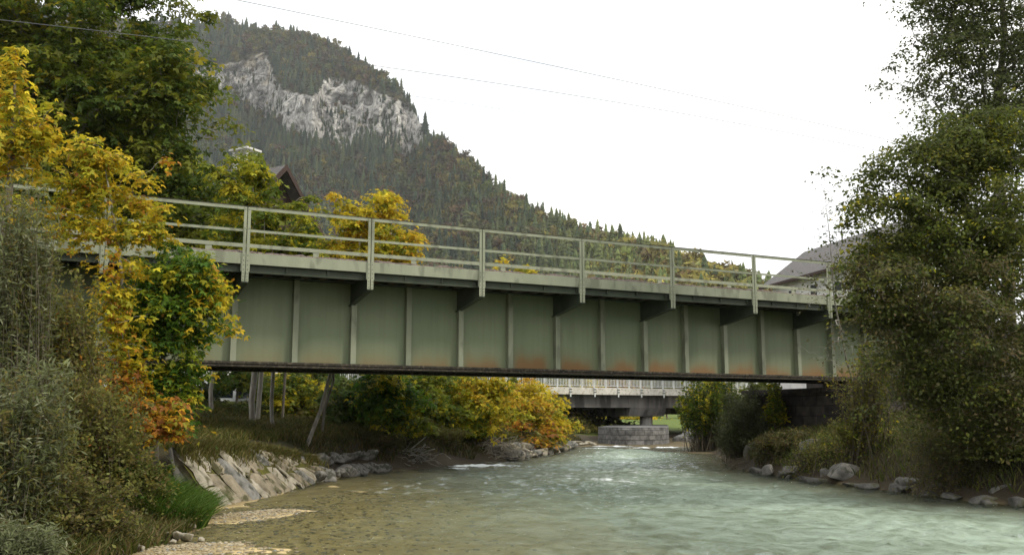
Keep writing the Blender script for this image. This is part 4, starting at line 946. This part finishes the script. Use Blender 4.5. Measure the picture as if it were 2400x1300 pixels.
# --- near left bank
FRONT_D = 15.8
plant('maple_sapling', 'slender golden orange maple with bare forked branches in front of the left bridge end', Gd(285, 17.2),
      [ell(235, 370, 16.6, 70, 45, .4, 1.3), ell(210, 440, 16.6, 85, 55, .5, 1.2), ell(200, 520, 16.6, 80, 60, .5, .9), ell(330, 440, 16.7, 60, 60, .4, .9), ell(350, 520, 16.7, 50, 50, .3, .6), ell(290, 570, 16.4, 90, 80, .5, .9), ell(375, 500, 16.7, 40, 60, .3, .25), ell(265, 720, 16.2, 55, 110, .4, 1.0), ell(300, 870, 16.2, 60, 80, .4, .8), ell(385, 330, 16.7, 30, 60, .2, .12)],
      370, 24, .10, 'maple', 'yellow', gap=2.2, gapt=.46, crad=.22, flat=.6, trunk_r=.03, path=[W(292, 850, 16.7), W(286, 640, 16.6), W(262, 480, 16.6), W(238, 350, 16.6)], bark='bark_pale', shell=.7, down=.6, mix=.45,
      pal2=('orange', lambda P: .12+.5*ss(P[:, 2], 3.4, 2.2)))
plant('maple_sapling', 'bushy bright green maple with yellow tips hanging before the left girder panels', Gd(380, 17.6),
      [ell(400, 650, 17.2, 100, 80, .7), ell(470, 660, 17.0, 50, 60, .4, 1.2), ell(360, 760, 17.2, 85, 100, .7), ell(450, 740, 17.2, 60, 80, .5), ell(360, 900, 17.2, 85, 90, .7), ell(450, 610, 17.2, 25, 45, .3, .8), ell(420, 880, 17.0, 50, 60, .4, .7)],
      360, 52, .11, 'maple', 'fresh', gap=2.4, gapt=.42, spike=.2, crad=.26, flat=.42, trunk_r=.05, top=W(400, 620, 17.2), mix=.35, down=.5,
      pal2=('yellow', lambda P: .8*ss(P[:, 0], -5.95, -5.35)))
plant('maple_sapling', 'low orange leaved maple branches drooping over the top of the revetment', Gd(340, 16.6),
      [ell(350, 960, 16.2, 85, 40, .4), ell(400, 1000, 16.0, 50, 35, .3), ell(300, 930, 16.2, 60, 50, .4)],
      75, 26, .10, 'maple', 'orange', crad=.22, trunk_r=.025, mix=.6, top=W(345, 960, 16.3))
plant('maple_tree', 'tall yellow maple at the left edge of the photo', Gd(-20, 16.5),
      [ell(35, 180, 15.8, 20, 45, .2, 1.2), ell(70, 300, 15.8, 75, 50, .5), ell(10, 250, 15.8, 50, 50, .4), ell(10, 360, 15.8, 60, 60, .5), ell(130, 270, 15.6, 18, 14, .2, .4), ell(30, 480, 15.9, 70, 60, .5, .4)],
      110, 30, .11, 'maple', 'yellow', gap=2.0, gapt=.42, crad=.24, flat=.6, trunk_r=.06, top=W(35, 180, 15.8), down=.6, mix=.5)
def nearw(px, py, D, rx, ry, rd, n, pal, ls, lab, tpl='willow', nl=70, bx=None, pal2=None, grp='scrub on the near left bank', **k):
    return shrub('willow_shrub', lab, Gd(bx if bx is not None else px, D), [ell(px, py, D, rx, ry, rd), ell(px, py+ry*.4, D, rx*1.1, ry*.7, rd)], n, nl, ls, tpl, pal, spread=rx*D/F*.5, group=grp, wid=.075, r=.0045, frac=.97, pal2=pal2, **k)
nearw(40, 560, 13.5, 95, 210, .7, 300, 'willow', .115, 'tall feathery grey green willow at the left edge below the yellow maple', nl=85, pal2=('olive', lambda P: .45))
nearw(50, 960, 11.0, 120, 170, .7, 260, 'willow', .10, 'silvery willow with drooping leaves at the lower left edge', nl=80, pal2=('olive', lambda P: .35))
nearw(160, 780, 14.6, 85, 180, .8, 430, 'olive', .072, 'dense olive brown scrub between the silvery willow and the golden maple', nl=95, tpl='oval', pal2=('orange', lambda P: .10))
nearw(220, 980, 13.6, 130, 150, .8, 400, 'olive', .068, 'brown olive scrub with small orange leaves above the near shore', nl=90, tpl='oval', pal2=('orange', lambda P: .07))
nearw(130, 1180, 11.5, 190, 120, .7, 400, 'olive', .06, 'low tangled olive weeds along the bottom left corner', nl=80, tpl='oval', pal2=('brown', lambda P: .4))
nearw(330, 1130, 13.6, 90, 80, .6, 260, 'olive', .06, 'olive weeds left of the green grass tuft', nl=80, tpl='oval', pal2=('green', lambda P: .4))
nearw(60, 1260, 9.6, 120, 60, .4, 120, 'willow', .085, 'silvery low sprigs in the bottom left corner', nl=60)

# --- right bank
plant('alder_tree', 'tall dark alder with airy crown and visible trunk at the upper right corner', Gd(2345, 23),
      [ell(2290, 275, 21.8, 130, 60, 1.0, 1.2), ell(2230, 110, 22.2, 110, 110, 1.0, 1.2), ell(2200, -40, 22, 90, 90, .9), ell(2330, 60, 22.5, 150, 120, 1.5), ell(2240, 170, 22, 130, 75, 1.0, 1), ell(2190, 20, 22, 75, 60, .7, .8), ell(2200, 290, 22, 70, 50, .7, .8), ell(2370, 250, 22.5, 130, 90, 1.2, .9), ell(2260, -60, 22.5, 110, 100, 1.2), ell(2400, -120, 23, 160, 120, 1.5), ell(2130, 215, 21.8, 65, 12, .3, .5), ell(2390, 230, 22.5, 90, 90, 1.2, 1.3), ell(2440, 120, 23, 90, 200, 1.4), ell(2210, 90, 22, 70, 60, .6, .6)],
      900, 66, .10, 'oval', 'alder', gap=1.5, gapt=.42, crad=.36, flat=.28, spike=.25, trunk_r=.14, top=W(2338, -120, 22.8), mix=.4, down=.4)
plant('alder_tree', 'broad olive green tree filling the right edge above the deck level', Gd(2330, 21.5),
      [ell(2210, 420, 19, 190, 110, 1.3), ell(2110, 480, 18.6, 110, 90, 1.0, 1.1), ell(2330, 330, 19.2, 150, 80, 1.3), ell(2180, 560, 18.8, 200, 110, 1.3), ell(2330, 560, 19, 170, 200, 1.4), ell(2250, 330, 19, 110, 70, .8), ell(2030, 540, 18.4, 60, 80, .5), ell(2060, 390, 18.6, 50, 30, .3, .6), ell(2150, 330, 18.8, 40, 45, .4, .6), ell(1985, 640, 18.5, 35, 50, .3, .5)],
      1150, 74, .095, 'oval', 'green_mid', gap=1.5, gapt=.43, crad=.34, flat=.32, spike=.22, trunk_r=.12, top=W(2240, 380, 19), mix=.4,
      pal2=('yellowgreen', lambda P: .16+.25*ss(P[:, 0], 7.2, 6.4)))
plant('alder_tree', 'dense brownish tree hanging over the right bank beside the bridge end', Gd(2230, 21.0),
      [ell(2120, 720, 17.8, 130, 130, 1.0), ell(2280, 760, 17.8, 180, 180, 1.2), ell(2060, 640, 18, 80, 90, .7), ell(2180, 880, 18.6, 110, 100, .9), ell(2350, 950, 18.4, 150, 120, 1.1)],
      1200, 70, .085, 'oval', 'brown', gap=1.6, gapt=.43, crad=.31, flat=.38, spike=.2, trunk_r=.10, top=W(2200, 700, 18), mix=.5,
      pal2=('green_mid', lambda P: .5))
shrub('bank_shrub', 'dark brown thicket overhanging the grey boulders at the right edge', Gd(2300, 20.5), [ell(2280, 1010, 19.6, 190, 85, 1.0), ell(2380, 1070, 19, 120, 55, .8), ell(2200, 1045, 20.6, 90, 45, .8)], 520, 70, .06, 'oval', 'brown', spread=1.0, wid=.09, r=.005, frac=.97, pal2=('olive', lambda P: .35), group='thicket on the right bank')
shrub('bank_shrub', 'olive weeds on the slope between abutment and grey boulders', Gd(1950, 25), [ell(1960, 1045, 26.0, 120, 30, 1.2), ell(2080, 1040, 24.3, 90, 45, 1.0)], 340, 55, .07, 'oval', 'olive', spread=1.1, wid=.09, r=.005, frac=.95, pal2=('green', lambda P: .35), group='thicket on the right bank')
shrub('bank_shrub', 'brown dry weeds at the right bank corner behind the willow', Gd(1830, 29), [ell(1830, 1040, 28.5, 80, 35, 1.0)], 200, 50, .08, 'oval', 'brown', spread=.9, wid=.09, r=.009, pal2=('olive', lambda P: .3), group='thicket on the right bank')
shrub('bank_shrub', 'young green tree with yellow leaves in front of the dark abutment', Gd(2010, 24), [ell(2010, 910, 23.8, 90, 80, .9), ell(2060, 820, 23, 70, 70, .7), ell(1990, 1000, 24, 80, 40, .7)], 170, 50, .085, 'oval', 'olive', spread=.25, wid=.1, r=.008, frac=.8, pal2=('yellowgreen', lambda P: .3), group='thicket on the right bank')
# bare sapling
plant('bare_sapling', 'nearly bare grey sapling with arching branches crossing the right end of the railing', Gd(2030, 25.5),
      [ell(1945, 480, 22, 38, 80, .4), ell(1915, 690, 22, 60, 50, .3), ell(1950, 600, 22, 50, 90, .4), ell(1960, 800, 22.5, 70, 60, .4)],
      90, 5, .07, 'oval', 'brown', crad=.2, trunk_r=.022, path=[W(1985, 850, 24), W(1955, 700, 23), W(1945, 560, 22.5), W(1930, 430, 22.3)], bark='bark_pale', shell=.7)

# --- grass (uncountable)
def grass(name, label, pts, h, cols, lean=.35, wdt=.012):
    n = len(pts); hh_ = h*rng.uniform(.5, 1.3, n)[:, None]; a = rng.random(n)*6.28
    d = np.stack([np.cos(a), np.sin(a), np.zeros(n)], 1); l = rng.normal(0, lean, (n, 3)); l[:, 2] = 1
    mid = pts+l*hh_*.55; l2 = l.copy(); l2[:, :2] *= 1.9; tip = pts+l2*hh_*.95
    w3 = wdt*d; V = np.stack([pts-w3, pts+w3, mid+w3*.8, mid-w3*.8, tip], 1)
    b_ = np.arange(n)[:, None]*5; Q = b_+np.array([[0, 1, 2, 3]]); T_ = b_+np.array([[3, 2, 4]])
    c = np.array(cols)[rng.integers(0, len(cols), n)]*rng.uniform(.7, 1.3, (n, 1))
    return tag(mesh_np(name, V.reshape(-1, 3), [Q, T_], M['grass'], np.repeat(c, 5, 0)), label, 'grass', kind='stuff')
def scatter(n, ok, xr, yr):
    x = rng.uniform(*xr, n*3); y = rng.uniform(*yr, n*3); j = np.clip(((x-_gx0)/_gs+.5).astype(int), 0, _gZ.shape[1]-1); i = np.clip(((y-_gy0)/_gs+.5).astype(int), 0, _gZ.shape[0]-1)
    k = ok(x, y, _gD[i, j], _gSd[i, j]); x, y, z = x[k][:n], y[k][:n], _gZ[i, j][k][:n]; return np.stack([x, y, z], 1)
gp = scatter(60000, lambda x, y, d, s: (s > 0) & (d > 1.25+.5*vn(np.stack([x, y], 1), 1.2)) & (y > 16.2), (-15, -1), (16, 34))
grass('grass', 'long olive green grass on the left bank above the revetment', gp, .24, [(.10, .11, .018), (.15, .14, .03), (.06, .08, .012), (.20, .16, .05)])
gp = scatter(50000, lambda x, y, d, s: (s > 0) & (d > .05) & (y < 16.4), (-11, -3.6), (8, 16.4))
grass('grass', 'olive and brown grass on the near left bank', gp, .22, [(.08, .09, .018), (.13, .11, .03), (.06, .075, .012), (.16, .12, .05)])
gt = G(420, 1225)[:2]; gp = scatter(16000, lambda x, y, d, s: (s > 0) & (d > -.02) & (((x-(-5.05))/.62)**2+((y-14.8)/1.5)**2 < 1), (-6.2, -4.0), (13, 16.6))
grass('grass', 'bright green grass tuft beside the revetment at the near left shore', gp, .36, [(.05, .11, .012), (.07, .14, .015), (.10, .14, .02)])
gp = scatter(70000, lambda x, y, d, s: (s < 0) & (d > .12+.45*vn(np.stack([x, y], 1), 1.2)), (6, 22), (15, 42))
grass('grass', 'green and brown grass on the right bank slope', gp, .24, [(.07, .10, .015), (.11, .12, .02), (.055, .05, .02), (.13, .11, .04)])

gp = scatter(70000, lambda x, y, d, s: (s > 0) & (d > .3+.6*vn(np.stack([x, y], 1), 1.5)), (-10, 12), (26, 63))
grass('grass', 'dry brown and olive grass under the shrubs on the far left shore', gp, .26, [(.06, .06, .018), (.10, .085, .03), (.13, .10, .04), (.05, .065, .012)], wdt=.018)
pp = [onrev(rng.random(), 1-abs(rng.normal())*.16)+np.array([0, 0, .02]) for _ in range(5000)]
pp = np.array(pp); pp = pp[fbm(pp, 1.6, 19, 2) > .46]
grass('grass', 'dry grass creeping over the top edge of the stone revetment', pp, .17, [(.13, .12, .03), (.17, .14, .05), (.09, .10, .02)])
# driftwood tangles
def tangle(label, c, rx, ry, h, n, m='bark_pale', r=.015):
    mb = []
    for i in range(n):
        a = rng.random()*6.28; L_ = rng.uniform(.4, 1.4)*rx; p_ = np.array([rng.normal()*rx*.4, rng.normal()*ry*.4, rng.random()*h])
        d = np.array([math.cos(a), math.sin(a)*.6, rng.normal()*.35]); ts = np.linspace(-.5, .5, 5)[:, None]
        mb.append((p_+ts*d*L_+rng.normal(0, .04, (5, 3))*L_, np.linspace(r, r*.3, 5)*rng.uniform(.4, 1.2)))
    V, Fa = tube_np(mb, 5); V[:, 2] = np.maximum(V[:, 2], -.1); o = mesh_np('driftwood', V, Fa, M[m], smooth=True); o.location = tuple(map(float, c)); return tag(o, label, 'driftwood', 'driftwood tangles')
q = G(950, 1097); tangle('tangle of dead branches at the left shore below the dark willow scrub', (q[0], q[1]+.5, .1), 1.1, .5, .5, 90)
q = G(1160, 1080); tangle('pale driftwood heap at the left shore just past the white foam', (q[0], q[1]+.6, .1), 1.4, .6, .6, 100)
q = G(1905, 1122); tangle('dead twigs lying on the boulders of the right bank', (q[0], q[1]+.5, .15), .6, .35, .5, 50, 'twig', .012)
q = G(1740, 1095); tangle('dark twigs caught at the foot of the grey green willow', (q[0], q[1]+.2, .0), .7, .4, .2, 50, 'twig', .012)
# ================================================================== houses
M['roof_grey'] = noisy('grey_roof_tiles', (.11, .103, .10), (.17, .158, .15), 5, .8, .3, 30)
M['wood_dark'] = noisy('dark_brown_boards', (.035, .022, .018), (.065, .04, .032), 3, .8, .4, 20, stretch=(4, 4, .3))
M['render_w'] = noisy('white_render', (.52, .51, .49), (.66, .65, .62), 1.2, .9, .1)
M['glass'] = mat('window_glass', (.02, .025, .03), .1, spec=.7)
# gabled house on the left: local x along ridge (away from the gable), y across
ap = W(658, 389, 45); rd_ = np.array([-.866, .5]); az = math.atan2(rd_[1], rd_[0])
h1 = empty('gabled_house', (ap[0], ap[1], 0), 'steep roofed house with dark wooden gable and white chimney half hidden by maples', 'house', rz=az)
za = ap[2]; hw = 4.6; rise = 4.9; g0 = 1.5
mb = MB(); ze = za-rise
mb.prism([(-hw+.4, g0), (hw-.4, g0), (hw-.4, ze+.3), (-hw+.4, ze+.3)], .5, 10, 'x'); prt(mb, 'walls', M['render_w'], h1)
mb = MB(); mb.prism([(-hw+.4, ze+.302), (hw-.4, ze+.302), (0, za-.25)], .35, .55, 'x'); prt(mb, 'gable', M['wood_dark'], h1)
rf = None
for sgn in (1, -1):
    mb = MB(); mb.prism([(0, za), (0, za-.18), (sgn*(hw+.4), ze-.62), (sgn*(hw+.4), ze-.42)], -.35, 10.6, 'x')
    ro = prt(mb, 'roof', M['roof_grey'], h1)
    mb = MB(); mb.prism([(0, za+.03), (0, za-.28), (sgn*(hw+.45), ze-.78), (sgn*(hw+.45), ze-.40)], -.42, -.352, 'x'); mb.build('bargeboard', M['wood_dark'], ro)
ch = W(575, 352, 50)
hx = (ch[:2]-ap[:2])@rd_; hy = (ch[:2]-ap[:2])@np.array([-rd_[1], rd_[0]])
cz = ch[2]
cho = MB().box((hx-.55, hy-.4, za-3.5), (hx+.55, hy+.4, cz-.62)).box((hx-.62, hy-.47, cz-.618), (hx+.62, hy+.47, cz-.45)); co = prt(cho, 'chimney', M['render_w'], h1)
mb = MB()
for a in (-.5, .5):
    for b_ in (-.35, .35): mb.box((hx+a-.05, hy+b_-.05, cz-.449), (hx+a+.05, hy+b_+.05, cz-.11))
mb.box((hx-.7, hy-.55, cz-.108), (hx+.7, hy+.55, cz)); mb.build('chimney_cap', M['render_w'], co)
for yy in (-2.2, 0, 2.2):
    wd_ = prt(MB().box((.40, yy-.5, 5.0), (.496, yy+.5, 6.3)), 'window', M['white'], h1); MB().box((.385, yy-.42, 5.08), (.398, yy+.42, 6.22)).build('pane', M['glass'], wd_)
# house on the right
E1 = W(1790, 670, 75); zE = E1[2]; e2 = (347)/F; D2 = (zE-EYE)/((sp+(650-632)/F*cp)/(cp-(650-632)/F*sp)); E2 = W(1925, 632, D2)
ed = (E2-E1)[:2]; ed /= np.linalg.norm(ed); az = math.atan2(ed[1], ed[0]); 
h2 = empty('roofed_house', (E1[0], E1[1], 0), 'white house with a broad grey roof behind the right end of the bridge', 'house', rz=az)
# local x toward the camera along the eave, +y is to the left of that direction (towards +X world = ridge side)
sd_ = np.array([-ed[1], ed[0]]); RP = W(1885, 590, 76.5); ry_ = float((RP[:2]-E1[:2])@sd_); zr = RP[2]
print('house2', E1, E2, ry_, zr, zE)
L2 = 15.0
mb = MB(); mb.prism([(0, zE), (0, zE-.2), (ry_, zr-.2), (ry_, zr)], -.6, L2, 'x'); ro = prt(mb, 'roof', M['roof_grey'], h2)
mb = MB(); mb.prism([(2*ry_, zE), (2*ry_, zE-.2), (ry_+.001, zr-.2), (ry_+.001, zr)], -.6, L2, 'x'); ro2 = prt(mb, 'roof', M['roof_grey'], h2)
s1 = 1 if ry_ > 0 else -1
MB().box((-.6, min(-.16*s1, -.01*s1), zE-.26), (L2, max(-.16*s1, -.01*s1), zE-.06)).build('gutter', M['wood_dark'], ro)
MB().tube([(5.0, ry_, zr), (5.0, ry_, zr+.6)], .06, 6).build('vent_pipe', M['wood_dark'], ro)
mb = MB(); a, bb = sorted((.7*s1, 2*ry_-.7*s1)); mb.box((.1, a, 1.5), (L2-.6, bb, zE-.05)); prt(mb, 'walls', M['render_w'], h2)
for xx in (3.2, 6.4, 9.6):
    y_ = .7*s1; a, bb = sorted((y_-.06*s1, y_-.004*s1)); wd_ = prt(MB().box((xx-.5, a, zE-1.9), (xx+.5, bb, zE-.7)), 'window', M['white'], h2)
    a, bb = sorted((y_-.075*s1, y_-.062*s1)); MB().box((xx-.42, a, zE-1.82), (xx+.42, bb, zE-.78)).build('pane', M['glass'], wd_)

# ================================================================== parked white van under the bridge
vp = Gd(545, 37); vz = W(545, 968, 37)[2]
vn_ = empty('parked_van', (vp[0], vp[1], max(vz-.5, .6)), 'white van parked behind the trunks under the left part of the bridge', 'van', rz=R(8))
M['carpaint'] = mat('white_car_paint', (.62, .64, .66), .3, spec=.6)
body = MB().prism([(-2.2, .35), (2.15, .35), (2.2, .8), (1.95, .95), (1.25, 1.1), (.65, 1.72), (.3, 1.8), (-2.0, 1.8), (-2.2, 1.6)], -.85, .85, 'y'); prt(body, 'body', M['carpaint'], vn_, bevel=.07)
prt(MB().prism([(.35, 1.05), (1.1, 1.1), (.62, 1.62), (.35, 1.66)], -.862, -.852, 'y'), 'side_window', M['glass'], vn_)
prt(MB().prism([(-.9, 1.08), (.22, 1.08), (.22, 1.62), (-.9, 1.62)], -.862, -.852, 'y'), 'side_window', M['glass'], vn_)
prt(MB().box((-2.23, -.8, .95), (-2.202, -.62, 1.25)), 'tail_light', mat('red_lens', (.4, .02, .02), .3), vn_)
for x_ in (-1.4, 1.35):
    for y_ in (-.86, .62):
        mb = MB().prism([(x_+.33*math.cos(a), .33+.33*math.sin(a)) for a in np.arange(20)/20*6.283], y_, y_+.24, 'y'); wh = prt(mb, 'wheel', mat('tyre_rubber', (.02, .02, .02), .9), vn_)
        MB().prism([(x_+.19*math.cos(a), .33+.19*math.sin(a)) for a in np.arange(16)/16*6.283], y_-.012, y_-.002, 'y').build('rim', mat('rim_metal', (.4, .4, .42), .4, .8), wh)

# ================================================================== overhead wires
M['wire'] = mat('overhead_wire', (.10, .105, .11), .6)
def wire(label, pts, r=.012, extra=None):
    P = np.array([W(*p) for p in pts]); t0 = np.linspace(0, 1, len(P)); ts = np.linspace(0, 1, 60)
    q = np.stack([np.polyval(np.polyfit(t0, P[:, k], min(3, len(P)-1)), ts) for k in range(3)], 1)
    V, Fa = tube_np([(q, np.full(60, r))], 5); o = mesh_np('overhead_wire', V-q[0], Fa, M['wire'], smooth=True); o.location = tuple(map(float, q[0])); return tag(o, label, 'wire', 'overhead railway wires'), q
wire('highest overhead wire crossing from the top edge of the sky down to the right tree', [(300, -50, 22.5), (560, 0, 24), (1030, 101, 26.5), (1700, 240, 30), (2130, 340, 33)], .009)
wire('lower overhead wire crossing the big maple and the mountain top', [(-60, 40, 21.5), (60, 55, 22), (460, 100, 24), (960, 165, 27), (1250, 207, 29), (1770, 300, 33), (2150, 372, 36)], .009)
wire('faint overhead wire passing in front of the pale cliff', [(440, 150, 24), (840, 207, 26.5), (1130, 250, 28.5), (1420, 295, 31), (1900, 378, 35)], .006)
lp = []
for tt in np.linspace(0, 1, 26):
    a = R(-75)+tt*R(265); lp.append(W(503+46*math.cos(a)*(1.1), 92-38*math.sin(-a)*1.15, 24.3))
V, Fa = tube_np([(np.array(lp), np.full(26, .006))], 5); o = mesh_np('wire_loop', V-lp[0], Fa, M['wire']); o.location = tuple(map(float, lp[0])); tag(o, 'thin looped wire end hanging near the mountain top beside the big maple', 'wire')

# ================================================================== air
hz = mesh_np('haze', np.array([(x, y, z) for z in (-31, 760) for y in (-80, 2600) for x in (-1700, 1700)]), np.array([[0,2,3,1],[4,5,7,6],[0,1,5,4],[1,3,7,5],[3,2,6,7],[2,0,4,6]]), None)
hm = bpy.data.materials.new('haze_air'); hm.use_nodes = True; t = hm.node_tree; t.nodes.clear(); vo = t.nodes.new('ShaderNodeVolumePrincipled'); oo = t.nodes.new('ShaderNodeOutputMaterial')
vo.inputs['Density'].default_value = .0001; vo.inputs['Color'].default_value = (.93, .96, 1, 1); vo.inputs['Anisotropy'].default_value = .2; t.links.new(vo.outputs[0], oo.inputs['Volume'])
hz.data.materials.append(hm); tag(hz, 'thin pale autumn haze filling the valley', 'haze', kind='stuff')
